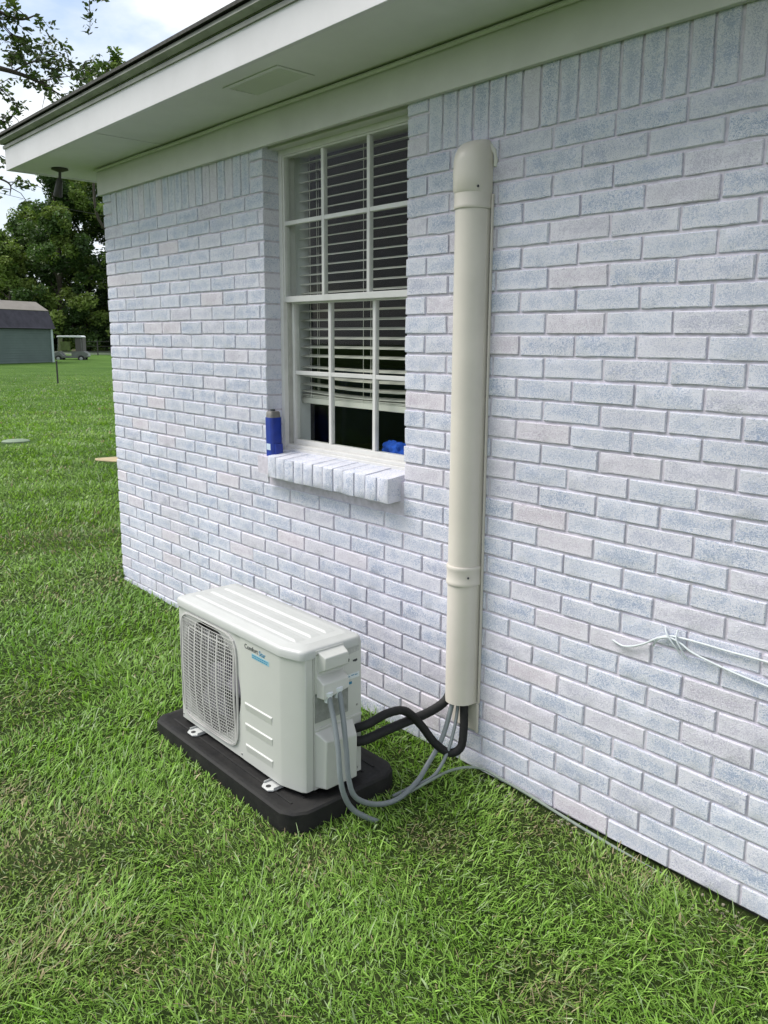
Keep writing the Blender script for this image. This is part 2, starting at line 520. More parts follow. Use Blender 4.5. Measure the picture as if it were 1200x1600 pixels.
BV, BF, BT = [], [], []         # brick vertices, loops, tints
def brick_at(u0, u1, z0, z1, frame, depth=0.09, vertical=False):
    """one brick with a worn front face; frame maps (u, d, z) -> world; d grows outward"""
    w, h = u1 - u0, z1 - z0
    if w < 0.012: return
    nu, nz = max(2, int(round(w / 0.022))), max(2, int(round(h / 0.022)))
    us = np.concatenate([[0], np.linspace(.0028 / w, 1 - .0028 / w, nu - 1 if nu > 3 else 3), [1]]); nu = len(us) - 1
    zs = np.concatenate([[0], np.linspace(.0028 / h, 1 - .0028 / h, nz - 1 if nz > 3 else 3), [1]]); nz = len(zs) - 1
    # rounded edge ring + front grid
    e = 0.0024
    ox, oz, dd = random.uniform(-.0015, .0015), random.uniform(-.0012, .0012), random.uniform(-.0014, .0014)
    tl = random.uniform(-.006, .006)
    o = len(BV)
    g = []
    for j, zz in enumerate(zs):
        for i, uu in enumerate(us):
            eu = 1 if i in (0, nu) else 0; ez = 1 if j in (0, nz) else 0
            u = u0 + uu * w + ox; z = z0 + zz * h + oz
            d = dd + tl * (uu - .5) * w * 2 + random.gauss(0, .0006)
            if eu: u += random.gauss(0, .0009) + (e * .3 if i == 0 else -e * .3)
            if ez: z += random.gauss(0, .0008) + (e * .3 if j == 0 else -e * .3)
            if eu or ez:
                d -= e * (0.6 if not (eu and ez) else 1.3)
                if random.random() < .05: d -= random.uniform(.001, .0035)
            g.append((u, d, z))
    n1 = len(g)
    ring = [i for i in range(nu + 1)] + [(nu) + j * (nu + 1) for j in range(1, nz + 1)] + \
           [nz * (nu + 1) + i for i in range(nu - 1, -1, -1)] + [j * (nu + 1) for j in range(nz - 1, 0, -1)]
    cu, cz = (u0 + u1) / 2, (z0 + z1) / 2
    r1 = []; r2 = []
    for k in ring:
        u, d, z = g[k]
        fu = 1 if abs(u - u0) < .006 or abs(u - u1) < .006 else 0
        uu = u0 if u < cu and fu else (u1 if fu else u); fz = abs(z - z0) < .006 or abs(z - z1) < .006
        zz = (z0 if z < cz else z1) if fz else z
        r1.append((uu, d - e, zz)); r2.append((uu, -depth, zz))
    t = (random.random(), random.random(), random.random(), 1)
    for q, p in enumerate(g + r1 + r2):
        j_, i_ = divmod(q, nu + 1)
        edge_ = 1.0 if q >= n1 or i_ <= 1 or i_ >= nu - 1 or j_ <= 1 or j_ >= nz - 1 else 0.0
        BV.append(frame(*p)); BT.append((*t[:3], edge_))
    for j in range(nz):
        for i in range(nu):
            a = o + j * (nu + 1) + i
            BF.append((a, a + 1, a + nu + 2, a + nu + 1))
    m_ = len(ring)
    for k in range(m_):
        k2 = (k + 1) % m_
        BF.append((o + ring[k2], o + ring[k], o + n1 + k, o + n1 + k2))
        BF.append((o + n1 + k2, o + n1 + k, o + n1 + m_ + k, o + n1 + m_ + k2))


front = lambda u, d, z: (u, -d, z)
NC = 32
def clip_emit(a, b, z0, z1, frame, holes, minw=0.0):
    for h0, h1, hz0, hz1 in holes:
        if z1 > hz0 and z0 < hz1:
            if a >= h0 and b <= h1: return
            if a < h0 < b and b <= h1: b = h0
            elif h0 <= a < h1 < b: a = h1
            elif a < h0 and b > h1:
                clip_emit(a, h0, z0, z1, frame, []); clip_emit(h1, b, z0, z1, frame, []); return
    if b - a < 0.03: return
    brick_at(a, b, z0, z1, frame)


hole = [(WX0, WX1, SILLZ - 0.105, 9)]
for k in range(0, NC + 1):                       # courses counted down from the soldier course
    if k == 0: continue
    zb = (NC - k) * C
    z0, z1 = zb + J / 2, zb + C - J / 2
    ph = 0 if k % 2 else 0.5
    js = [(i + ph) * LB + random.uniform(-.003, .003) for i in range(-14 if k % 2 else -15, 18)]
    js = [X0] + js
    if k % 2 == 0: js[1] = X0 + 0.13
    for a, b in zip(js[:-1], js[1:]):
        aa = a + (J / 2 if a > X0 else 0)
        # at the window the courses end in closers
        clip_emit(aa, b - J / 2, z0, z1, front, hole)
# soldier course (its head is hidden behind the frieze board)
zs0 = NC * C + J / 2
zs1 = NC * C + 0.205
def soldiers(a, b):
    n = max(1, round((b - a) / 0.0677)); s = (b - a) / n
    for i in range(n):
        brick_at(a + i * s + J / 2, a + (i + 1) * s - J / 2, zs0, zs1, front)
def closers(a, b):
    for q in range(3):
        brick_at(a, b, NC * C + q * C + J / 2, NC * C + (q + 1) * C - J / 2, front)
soldiers(X0 + 0.11, WX0 - 0.105); soldiers(WX1 + 0.105, X1)
closers(X0, X0 + 0.11 - J / 2); closers(WX0 - 0.1, WX0); closers(WX1, WX1 + 0.1)
# window jambs: the brick ends return into the opening
retL = lambda u, d, z: (WX0 + d * 0.3 - 0.001, u, z)
retR = lambda u, d, z: (WX1 - d * 0.3 + 0.001, u, z)
# side wall (left end of the house)
side = lambda u, d, z: (X0 - d, u, z)
for k in range(1, NC + 2):
    zb = (NC - k) * C
    z0, z1 = zb + J / 2, zb + C - J / 2
    st = 0.1 + J if k % 2 == 0 else 0.2 + J
    y = 0.09 + (0.11 if k % 2 else 0.0)
    js = [0.093] + [y + i * LB for i in range(0, 36)]
    js = sorted(set(js))
    for a, b in zip(js[:-1], js[1:]):
        if b - a > 0.03: brick_at(a + J / 2, b - J / 2, z0, z1, side)
for i in range(110):
    brick_at(0.1 + i * C + J / 2, 0.1 + (i + 1) * C - J / 2, zs0, zs1, side)

nb = len(BF)
# mortar bed: a backing set behind the brick faces, one object with the bricks
mb = MB()
md = 0.0058
YB = 0.10
mb.box(X0 + md, WX0 - md * .6, md, YB, 0.001, NC * C + 0.2)
mb.box(WX1 + md * .6, X1, md, YB, 0.001, NC * C + 0.2)
mb.box(WX0 - md * .6, WX1 + md * .6, md, YB, 0.001, SILLZ - 0.03)
mb.box(X0 + md, X0 + YB, YB, 7.6, 0.001, NC * C + 0.2)
off = len(BV)
V = BV + mb.v
T = BT + [(0, 0, 0, 1)] * len(mb.v)
loops = [i for f in BF for i in f] + [i + off for f in mb.f for i in f]
o = fast_mesh('wall', V, loops, [4] * (nb + len(mb.f)), [M_BRICK, M_MORTAR], house, tint=T, mi=[0] * nb + [1] * len(mb.f))
o['label'] = 'whitewashed brick wall with blue grey and pinkish bricks'
me = o.data
bm = bmesh.new(); bm.from_mesh(me); bmesh.ops.recalc_face_normals(bm, faces=bm.faces); bm.to_mesh(me); bm.free()
me.polygons.foreach_set('use_smooth', [i < nb for i in range(len(me.polygons))])
me.set_sharp_from_angle(angle=math.radians(20))

# mortar smears and slab
MB().box(X0 + 0.02, X1, 0.018, 0.3, -0.35, 0.0005).build('foundation', M_SLAB, house)
# back walls so that the house is a closed volume
MB().box(X0 + 0.12, X1, 7.5, 7.7, -0.3, 2.45).box(X1, X1 + 0.2, 0.02, 7.7, -0.3, 2.45).build('rear_wall', M_MORTAR, house)

# frieze boards
SZ = 2.492
fb = MB().box(X0 - 0.02, X1, -0.022, 0.0, TOPZ, SZ).box(X0 - 0.022, X0, 0.001, 7.7, TOPZ, SZ)
fb.box(X0, X1, 0.0, 0.12, NC * C + 0.206, SZ).box(WX0 - .02, WX1 + .02, 0.03, 0.20, 2.3455, 2.40)
fb.build('frieze_board', M_PAINT, house, bevel=0.002)
tr = MB()
tr.tube(spline([(X0, -0.030, SZ - .013), (-2.7, -0.030, SZ - .012), (-2.2, -.031, SZ - .016), (-1.6, -.030, SZ - .011), (-0.8, -.030, SZ - .014), (0, -.030, SZ - .012), (1.5, -.03, SZ - .012), (X1, -.03, SZ - .012)], 6), 0.008, 8)
tr.build('trim_strip', M_PAINT, house, smooth=True)
# fascia, soffit, roof (hip at the left end)
OV = 0.395
FX, FY = X0 - 0.40, -OV
sf = MB()
sf.box(FX + 0.02, X1, FY + 0.02, -0.0225, SZ, SZ + 0.012)
sf.box(FX + 0.02, X0 - 0.0225, -0.0222, 8.0, SZ, SZ + 0.012)
so = sf.build('soffit', M_SOFFIT, house)
vt = MB()
vx0, vx1, vy0, vy1 = -1.36, -0.99, -0.30, -0.135
vt.box(vx0, vx1, vy0, vy0 + .018, SZ - .004, SZ - .0005).box(vx0, vx1, vy1 - .018, vy1, SZ - .004, SZ - .0005)
vt.box(vx0, vx0 + .018, vy0 + .018, vy1 - .018, SZ - .004, SZ - .0005).box(vx1 - .018, vx1, vy0 + .018, vy1 - .018, SZ - .004, SZ - .0005)
for i in range(9):
    y = vy0 + .024 + i * .0145
    vt.prism([(y, SZ - .0004), (y + .0065, SZ - .0045), (y + .0075, SZ - .0038), (y + .002, SZ - .0004)], vx0 + .018, vx1 - .018, 'x')
vo = vt.build('vent', M_SOFFIT, so)
for xj in (-2.42, 0.02, 2.4):
    MB().box(xj, xj + .028, FY + .0202, -.0415, SZ - .003, SZ - .0002).build('joint_strip', M_SOFFIT, so, bevel=.001)
MB().box(vx0 + .01, vx1 - .01, vy0 + .01, vy1 - .01, SZ - .0003, SZ - .0001).build('dark_backing', M_GAP, vo)  # flat dark sheet standing in for the shaded gaps between the vent slats
ff = MB().prism([(FY, SZ - .006), (FY + .02, SZ - .006), (FY + .02, SZ + .150), (FY, SZ + .150)], FX, X1, 'x')
ff.box(FX, FX + .02, FY + .0201, 8.0, SZ - .006, SZ + .150)
ff.build('fascia', M_FASCIA, house, bevel=0.002)
de = MB()
de.box(FX - .008, X1, FY - .008, FY - .0005, SZ + .112, SZ + .128)     # lower lip of the metal
de.box(FX - .008, FX - .0005, FY, 8.0, SZ + .112, SZ + .128)
de.prism([(FY - .012, SZ + .136), (FY + .03, SZ + .152), (FY + .03, SZ + .166), (FY - .030, SZ + .166), (FY - .034, SZ + .150)], FX - .02, X1, 'x')
de.prism([(FX - .012, SZ + .136), (FX + .03, SZ + .152), (FX + .03, SZ + .166), (FX - .030, SZ + .166), (FX - .034, SZ + .150)], FY - .02, 8.0, 'y')
de.build('drip_edge', M_DRIP, house)
MB().box(FX + .002, X1, FY - .0004, FY - .0002, SZ + .128, SZ + .136).build('shadow_gap', M_GAP, house)
# roof plane with shingle courses
rz = SZ + 0.170
rf = MB()
pitch = 0.36
ex, ey = FX - 0.045, FY - 0.045
NR = 28
for i in range(NR):
    a, b = i * 0.14, (i + 1) * 0.14 + 0.01
    y0, y1 = ey + a, ey + b
    z0_, z1_ = rz + a * pitch, rz + b * pitch
    x0a, x0b = ex + a, ex + b
    th = 0.013
    rf._add([(x0a, y0, z0_), (X1 + .3, y0, z0_), (X1 + .3, y1, z1_), (x0b, y1, z1_), (x0a, y0, z0_ + th), (X1 + .3, y0, z0_ + th), (X1 + .3, y1, z1_ + .002), (x0b, y1, z1_ + .002)],
            [(0, 3, 2, 1), (4, 5, 6, 7), (0, 1, 5, 4), (2, 3, 7, 6), (3, 0, 4, 7)])
    rf._add([(x0a, y0, z0_), (x0a, 8.1 - a, z0_), (x0b, 8.1 - b, z1_), (x0b, y1, z1_), (x0a, y0, z0_ + th), (x0a, 8.1 - a, z0_ + th), (x0b, 8.1 - b, z1_ + .002), (x0b, y1, z1_ + .002)],
            [(4, 5, 6, 7), (0, 4, 5, 1), (0, 1, 2, 3)])
rf._add([(ex, 8.1, rz), (X1 + .3, 8.1, rz), (X1 + .3, ey + 3.93, rz + 3.93 * pitch), (ex + 3.93, ey + 3.93, rz + 3.93 * pitch)], [(0, 1, 2, 3)])
rf.build('roof', M_SHINGLE, house)

# window sill: a sloping row of rowlock bricks
BV, BF, BT = [], [], []
n = 12
sx0, sx1 = -1.468, -0.655
s = (sx1 - sx0) / n
def sillframe(pr):
    def f(u, d, z):      # u along x, d outward, z up; top slopes down outward
        k = (pr + d)
        return (u, -(pr + d), z - 0.10 * (0.09 + k) * (1 if z > 0.98 else 0.6))
    return f
for i in range(-1, n):
    a, b = sx0 + i * s, sx0 + (i + 1) * s
    if i == -1: a = WX0 + 0.012
    pr = 0.060 + random.uniform(-.0015, .0015) if i >= 0 else 0.012
    brick_at(a + J / 3.4, b - J / 3.4, 0.937, 1.037 + random.uniform(-.002, .002), sillframe(pr), depth=0.155)
ms = MB().box(WX0, sx1 - 0.006, -0.055, 0.088, 0.939, 1.016).box(WX0, sx0, -.005, 0.088, 0.94, 1.02)
off = len(BV); nb = len(BF)
o = fast_mesh('window_sill', BV + ms.v, [i for f in BF for i in f] + [i + off for f in ms.f for i in f], [4] * (nb + len(ms.f)),
              [M_BRICK, M_MORTAR], house, tint=BT + [(0, 0, 0, 1)] * len(ms.v), mi=[0] * nb + [1] * len(ms.f))
bm = bmesh.new(); bm.from_mesh(o.data); bmesh.ops.recalc_face_normals(bm, faces=bm.faces); bm.to_mesh(o.data); bm.free()
o.data.polygons.foreach_set('use_smooth', [True] * len(o.data.polygons)); o.data.set_sharp_from_angle(angle=math.radians(50))

# window
FY0 = 0.082
wf = MB()
wf.box(WX0, WX0 + .024, FY0, .155, SILLZ - .01, TOPZ + .01)
wf.box(WX1 - .024, WX1, FY0, .155, SILLZ - .01, TOPZ + .01)
wf.box(WX0 + .024, WX1 - .024, FY0, .155, TOPZ - .022, TOPZ + .01)
wf.box(WX0 + .024, WX1 - .024, FY0 - .004, .155, SILLZ - .01, SILLZ + .012)
wf.box(WX0 + .024, WX1 - .024, FY0 + .008, .155, SILLZ + .012, SILLZ + .026)
win = wf.build('window', M_WIN, house, bevel=0.0015)
win['label'] = 'white double hung window with three by two panes in each sash'
for a_, b_ in ((WX0 + .024, WX0 + .034), (WX1 - .034, WX1 - .024)):
    MB().box(a_, b_, .104, .150, SILLZ + .026, 1.70).build('track', M_WINTRACK, win)
gx = (-1.243, -0.951)
def sash(x0, x1, z0, z1, y, st, zr, bot, top, mun):
    b = MB()
    b.box(x0, x0 + st, y, y + .030, z0, z1).box(x1 - st, x1, y, y + .030, z0, z1)
    b.box(x0 + st, x1 - st, y, y + .030, z0, z0 + bot).box(x0 + st, x1 - st, y, y + .030, z1 - top, z1)
    for g in gx: b.box(g - mun / 2, g + mun / 2, y + .003, y + .024, z0 + bot, z1 - top)
    xs = [x0 + st, gx[0] - mun / 2, gx[0] + mun / 2, gx[1] - mun / 2, gx[1] + mun / 2, x1 - st]
    for i in (0, 2, 4): b.box(xs[i], xs[i + 1], y + .0035, y + .0235, zr - mun / 2, zr + mun / 2)
    b.build('sash', M_WIN, win, bevel=0.0018)
    MB().box(x0 + st, x1 - st, y + .012, y + .015, z0 + bot, z1 - top).build('pane', M_GLASS, win)
sash(WX0 + .024, WX1 - .024, 1.700, TOPZ - .022, 0.088, .010, 2.040, .026, .008, .018)
sash(WX0 + .034, WX1 - .034, SILLZ + .026, 1.716, 0.121, .016, 1.388, .022, .022, .018)
# inner reveal and the room behind
rv = MB()
rv.box(WX0 - .02, WX0 + .002, .156, .245, SILLZ - .06, 2.42)
rv.box(WX1 - .002, WX1 + .02, .156, .245, SILLZ - .06, 2.42)
rv.box(WX0 + .002, WX1 - .002, .156, .28, SILLZ - .03, SILLZ + .020)
rv.box(WX0 + .002, WX1 - .002, .156, .245, TOPZ + .015, 2.42)
rv.build('reveal', M_REVEAL, house, bevel=0.001)
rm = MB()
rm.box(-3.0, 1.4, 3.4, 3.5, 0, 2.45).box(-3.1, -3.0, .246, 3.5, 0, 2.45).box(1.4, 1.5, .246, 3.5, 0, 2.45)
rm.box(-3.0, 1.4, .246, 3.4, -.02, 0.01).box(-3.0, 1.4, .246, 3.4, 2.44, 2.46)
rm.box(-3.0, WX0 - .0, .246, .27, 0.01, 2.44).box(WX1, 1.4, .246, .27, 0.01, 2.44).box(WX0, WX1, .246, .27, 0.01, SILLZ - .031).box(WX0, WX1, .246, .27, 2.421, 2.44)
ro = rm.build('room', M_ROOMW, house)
MB().box(-2.9, 0.6, 3.36, 3.395, 0.05, 1.35).build('green_panel', M_GREENP, ro)  # plain panel added to the room for the dark green behind the lower panes

# blind
blind = empty('window_blind', (-1.09, .2, 1.24))
tag(blind, 'cream horizontal slat blind partly raised behind the window glass', 'blind')
bx0, bx1 = WX0 + .012, WX1 - .012
MB().box(bx0, bx1, .185, .235, 2.335, 2.385).build('head_rail', M_SLAT, blind, bevel=.003)
sl = MB()
z = 2.31; k = 0
zz = []
while z > 1.44:
    zz.append(z); z -= 0.0402
def slat(z, a0, a1, sag):
    n_ = 12
    top = []; 
    for i in range(n_ + 1):
        u = i / n_; x = bx0 + (bx1 - bx0) * u; dz = sag * math.sin(math.pi * min(1, u * 1.0))
        tilt = a0 + (a1 - a0) * u
        pts = [(-.0235, -.0235 * tilt), (0, .003), (.0235, .0235 * tilt), (.0235, .0235 * tilt - .003), (0, 0), (-.0235, -.0235 * tilt - .003)]
        top.append([(x, .21 + p[0], z + dz + p[1]) for p in pts])
    sl.loft(top)
for i, z in enumerate(zz): slat(z, .19, .19, 0)
# lowest slats hang unevenly and stack on the bottom rail
for q, (z, a0, a1, sg) in enumerate([(1.415, .1, .25, -.006), (1.375, .1, .3, -.010), (1.338, .12, .3, -.012), (1.305, .1, .2, -.012), (1.288, .05, .08, -.006), (1.280, .03, .04, -.004)]):
    slat(z, a0, a1, sg)
sl.build('slats', M_SLAT, blind, smooth=True)
MB().box(bx0, bx1, .188, .234, 1.245, 1.272).build('bottom_rail', M_SLAT, blind, bevel=.003)
for cx in (-1.46, -1.09, -0.72):
    cb = MB()
    for yy in (.186, .235): cb.tube([(cx, yy, 1.27), (cx, yy, 2.34)], .0012, 6)
    cb.tube([(cx + .02, .21, 1.27), (cx + .02, .21, 2.34)], .0014, 6)
    cb.build('cord', M_SLAT, blind)

# things seen in and on the window
bn = empty('storage_bin', (-1.9, 1.4, 0.55))
tag(bn, 'dark navy bin inside the room, seen through the lower left pane', 'bin')
MB().prism([(-2.3, .98), (-1.75, .98), (-1.72, 1.36), (-2.33, 1.36)], .6, 1.1, 'y').build('body', M_NAVY, bn, bevel=.02)
MB().box(-2.36, -1.69, .57, 1.13, 1.36, 1.39).build('rim', M_NAVY, bn, bevel=.008)
tbl = empty('side_table', (-2.0, .85, 0.01))
tag(tbl, 'dark low table inside the room carrying the navy bin', 'table')
MB().box(-2.6, -1.6, .45, 1.3, .94, .98).build('top', M_ROOMW, tbl, bevel=.005)
for x in (-2.55, -1.65):
    for y in (.5, 1.25): MB().box(x - .025, x + .025, y - .025, y + .025, .01, .94).build('leg', M_ROOMW, tbl)

# crumpled blue cloth inside on the stool of the window
bm = bmesh.new()
bmesh.ops.create_icosphere(bm, subdivisions=5, radius=1)
from mathutils import noise as mn
for v in bm.verts:
    p = v.co.copy()
    d = 1 + .55 * mn.noise(p * 1.6 + Vector((3, 1, 2))) + .28 * mn.ridged_multi_fractal(p * 2.6, 1, 2, 3, 1, 1) * .4
    v.co = Vector((p.x * .062 * d, p.y * .022 * d, max(-.030, p.z * .044 * d)))
me = bpy.data.meshes.new('blue_cloth'); bm.to_mesh(me); bm.free()
me.materials.append(M_BLUECLOTH)
me.polygons.foreach_set('use_smooth', [True] * len(me.polygons))
o = bpy.data.objects.new('blue_cloth', me); COL.objects.link(o); o.location = (-.868, .180, SILLZ + .0505)
tag(o, 'crumpled bright blue cloth in the lower right corner of the window', 'cloth')

# blue container leaning in the left corner of the sill
cn = empty('blue_container', (-1.488, -0.005, 1.018))
tag(cn, 'blue wrapped container with grey top standing on the brick window sill', 'container')
def rr(hw, hd, r, z, sx=0, sy=0, n=6):
    pts = []
    for cxx, cyy, a0 in ((hw - r, hd - r, 0), (-hw + r, hd - r, 90), (-hw + r, -hd + r, 180), (hw - r, -hd + r, 270)):
        for i in range(n + 1):
            a = math.radians(a0 + 90 * i / n)
            pts.append((cxx + r * math.cos(a) + sx, cyy + r * math.sin(a) + sy, z))
    return pts
def ctf(ring, c=(-1.488, -.005, 1.018), lean=-.10, leany=.05):
    return [(c[0] + p[0] + lean * p[2], c[1] + p[1] + leany * p[2], c[2] + p[2]) for p in ring]
b = MB().loft([ctf(rr(.027, .031, .014, z)) for z in (0, .004, .06, .12, .165, .172)])
b.build('body', M_BLUECAN, cn, smooth=True)
b = MB().loft([ctf(rr(h, h * 1.1, h * .55, z)) for h, z in ((.0255, .170), (.025, .180), (.024, .194), (.021, .199))])
b.build('cap', M_GREYCAP, cn, smooth=True)
b = MB().loft([ctf(rr(.009, .010, .006, z, -.002, 0)) for z in (.199, .208)])
b.build('nozzle', M_INK, cn, smooth=True)
b = MB()
for z0_, z1_ in ((.028, .056),):
    b.loft([[(-1.488 + x + -.10 * z, -.005 - .0316 + .05 * z + yy, 1.018 + z) for x, yy, z in ((-.014, 0, z0_), (.016, 0, z0_), (.016, 0, z1_), (-.014, 0, z1_))],
            [(-1.488 + x + -.10 * z, -.005 - .0316 + .05 * z + yy, 1.018 + z) for x, yy, z in ((-.014, .002, z0_), (.016, .002, z0_), (.016, .002, z1_), (-.014, .002, z1_))]])
b.build('sticker', M_LABEL, cn)
MB().loft([ctf(rr(.008, .022, .006, z, .028, .004)) for z in (0, .03, .055)]).build('side_flap', M_BLUECAN, cn, smooth=True)

# flood light under the soffit corner
fl = empty('flood_light', (-3.345, -.185, SZ))
tag(fl, 'small dark flood light hanging under the soffit at the house corner', 'light fitting')
MB().lathe([(.045, -.001), (.047, -.008), (.030, -.014), (.014, -.020)], (-3.345, -.185, SZ), 24).build('base', M_DARKMETAL, fl, smooth=True)
MB().tube([(-3.345, -.185, SZ - .018), (-3.35, -.185, SZ - .045), (-3.362, -.182, SZ - .06)], .008, 10).build('stem', M_DARKMETAL, fl, smooth=True)
b = MB()
ax = Vector((-.35, -.05, -1)).normalized()
p0 = Vector((-3.362, -.182, SZ - .05))
b.tube([p0 + ax * t for t in (0, .01, .04, .07, .10, .105)], [.010, .017, .019, .022, .025, .023], 18)
b.build('lamp_head', M_DARKMETAL, fl, smooth=True)

# ------------------------------------------------------------------ line set cover on the wall
lc = empty('pipe_cover', (-.29, 0, .17))
tag(lc, 'tall beige plastic pipe cover running up the brick wall', 'pipe cover')
def dsec(w, d, z, cx=-.290, y1=-.003, n=18, sx=0):
    """D-shaped section standing off the wall"""
    r = w
    pts = [(cx + w, y1, z), (cx + w, -(d - r) if d > r else y1, z)]
    for i in range(1, n):
        a = -math.pi * i / n
        pts.append((cx + w * math.cos(a), -(d - r) + r * math.sin(a), z))
    pts += [(cx - w, -(d - r), z), (cx - w, y1, z)]
    return [(p[0] + sx, p[1], p[2]) for p in pts]
def shell(rings_w, name, close_top=False, mat_=M_DUCT, th=.003):
    outer = [dsec(w_, d_, z_) for w_, d_, z_ in rings_w]
    inner = [dsec(w_ - th, d_ - th, z_) for w_, d_, z_ in rings_w]
    b = MB()
    n_ = len(outer[0])
    b.loft(outer + inner[::-1], cap=False)
    o_ = len(b.v) - len(outer) * 2 * n_
    b.f += [(i, (i + 1) % n_, (2 * len(outer) - 1) * n_ + (i + 1) % n_, (2 * len(outer) - 1) * n_ + i) for i in range(n_)]
    b.mi += [0] * n_
    return b.build(name, mat_, lc, smooth=True)
shell([(.055, .087, .262), (.055, .087, .73)], 'channel')
shell([(.055, .087, .735), (.055, .087, 1.99)], 'channel')
shell([(.0585, .0905, .700), (.0600, .0920, .703), (.0600, .0920, .712), (.0585, .0905, .716), (.0585, .0905, .752), (.0600, .0920, .757), (.0600, .0920, .766), (.0585, .0905, .769)], 'coupling')
shell([(.0585, .0905, 1.955), (.0600, .0920, 1.958), (.0600, .0920, 1.965), (.0585, .0905, 1.970), (.0585, .0905, 2.005)], 'coupling')
# wall inlet cap: the top curves back to the wall
rings = [dsec(.0585, .0905, 2.003), dsec(.0600, .0960, 2.012), dsec(.0600, .0980, 2.06), dsec(.0600, .0970, 2.09)]
for i in range(1, 10):
    a = i / 9 * math.pi / 2
    rings.append([(-.290 + (p[0] + .290) * (1 - .40 * (1 - math.cos(a))), p[1] * (.10 + .90 * math.cos(a) ** .8), 2.09 + .078 * math.sin(a)) for p in dsec(.060, .097, 0)])
MB().loft(rings).build('end_cap', M_DUCT, lc, smooth=True)
b = MB()
b.box(-.357, -.352, -.006, -.0005, .262, 2.0).box(-.228, -.223, -.010, -.0005, .262, 2.0)
b.box(-.352, -.228, -.006, -.0030, .150, .262)
b.box(-.232, -.222, -.0125, -.0062, .150, .258)
b.build('back_plate', M_DUCT, lc, bevel=.001)
for zz0, zz1 in ((.264, .698), (.771, 1.953)):
    MB().box(-.2353, -.2335, -.022, -.0195, zz0, zz1).build('snap_seam', M_DUCT, lc, bevel=.0006)
b = MB()
pth = []
for i in range(25):
    a = math.pi * (1.08 - 1.16 * i / 24)
    pth.append((-.288 + .067 * math.cos(a) + random.uniform(-.0015, .0015), -.002, 2.098 + .068 * math.sin(a) + random.uniform(-.0015, .0015)))
b.tube(pth, [random.uniform(.005, .009) for _ in pth], 8)
b.build('sealant', M_CAULK, lc, smooth=True)
for z in (.735, 2.018):
    MB().lathe([(.0, -.003), (.004, -.002), (.004, .001)], (-.290 + .0545, -.066, z), 10, 'x').build('screw', M_INK, lc)

# ------------------------------------------------------------------ pad
pad = MB()
def padring(x0, x1, y0, y1, ch, z):
    return [(x0 + ch * .5, y0, z), (x1 - ch, y0, z), (x1 - ch * .35, y0 + ch * .35, z), (x1, y0 + ch, z), (x1, y1 - ch, z), (x1 - ch * .35, y1 - ch * .35, z), (x1 - ch, y1, z), (x0 + ch * .5, y1, z), (x0, y1 - ch * .5, z), (x0, y0 + ch * .5, z)]
PX0, PX1, PY0, PY1 = -1.258, -.325, -.755, -.285
pad.loft([padring(PX0, PX1, PY0, PY1, .066, -.03), padring(PX0, PX1, PY0, PY1, .066, .064), padring(PX0 + .006, PX1 - .006, PY0 + .006, PY1 - .006, .063, .071),
          padring(PX0 + .022, PX1 - .022, PY0 + .022, PY1 - .022, .058, .071), padring(PX0 + .028, PX1 - .028, PY0 + .028, PY1 - .028, .056, .066)])
for i in range(8):
    pad.box(PX0 + .06, PX1 - .08, PY0 + .055 + i * .05, PY0 + .062 + i * .05, .066, .0685)
o = pad.build('equipment_pad', M_PAD, None, smooth=True)
tag(o, 'flat black plastic pad on the grass under the outdoor unit', 'pad')

# ------------------------------------------------------------------ outdoor air conditioner
ac = empty('air_conditioner', (-.78, -.54, .070))
tag(ac, 'cream outdoor air conditioner unit with round fan grille on a black pad', 'air conditioner')
AX0, AX1, AY0, AY1, AZ0, AZ1 = -1.172, -.396, -.675, -.412, .084, .553
CHX, CHY = -.484, -.650
SEAM = -.722
FCX, FCZ, FR = -.939, .316, .208
# cabinet with a round opening in the front
cb = MB()
R_ = 48
circ = [(FCX + FR * math.cos(2 * math.pi * i / R_), FCZ + FR * math.sin(2 * math.pi * i / R_)) for i in range(R_)]
def onrect(a, x0, x1, z0, z1, cx, cz):
    dx, dz = math.cos(a), math.sin(a)
    t = min(((x1 - cx) / dx if dx > 1e-9 else (x0 - cx) / dx if dx < -1e-9 else 9), ((z1 - cz) / dz if dz > 1e-9 else (z0 - cz) / dz if dz < -1e-9 else 9))
    return (cx + dx * t, cz + dz * t)
rect = [onrect(2 * math.pi * i / R_, AX0 + .012, SEAM, AZ0, AZ1, FCX, FCZ) for i in range(R_)]
cor = [(AX0 + .012, AZ0), (SEAM, AZ0), (SEAM, AZ1), (AX0 + .012, AZ1)]
for c_ in cor:       # snap the nearest outline point to each corner
    k = min(range(R_), key=lambda i: (rect[i][0] - c_[0]) ** 2 + (rect[i][1] - c_[1]) ** 2); rect[k] = c_
vs = [(x, AY0, z) for x, z in rect] + [(x, AY0, z) for x, z in circ] + [(x, AY0 + .012, z) for x, z in [(FCX + (q[0] - FCX) * .985, FCZ + (q[1] - FCZ) * .985) for q in circ]] + [(x, AY0 + .075, z) for x, z in [(FCX + (q[0] - FCX) * .97, FCZ + (q[1] - FCZ) * .97) for q in circ]]
fs = [(k * R_ + i, k * R_ + (i + 1) % R_, (k + 1) * R_ + (i + 1) % R_, (k + 1) * R_ + i) for k in range(3) for i in range(R_)]
cb._add(vs, fs)
cb.mi = [0] * (2 * R_) + [1] * R_
# side strip left, rest of the shell as an open profile
prof = [(SEAM, AY0 + .0), (SEAM, AY0 + .012)]
cb._add([(AX0 + .012, AY0, AZ0), (AX0 + .012, AY0, AZ1), (AX0, AY0 + .012, AZ0), (AX0, AY0 + .012, AZ1), (AX0, AY1, AZ0), (AX0, AY1, AZ1), (AX1 - .0, AY1, AZ0), (AX1, AY1, AZ1)],
        [(0, 1, 3, 2), (2, 3, 5, 4), (4, 5, 7, 6)])
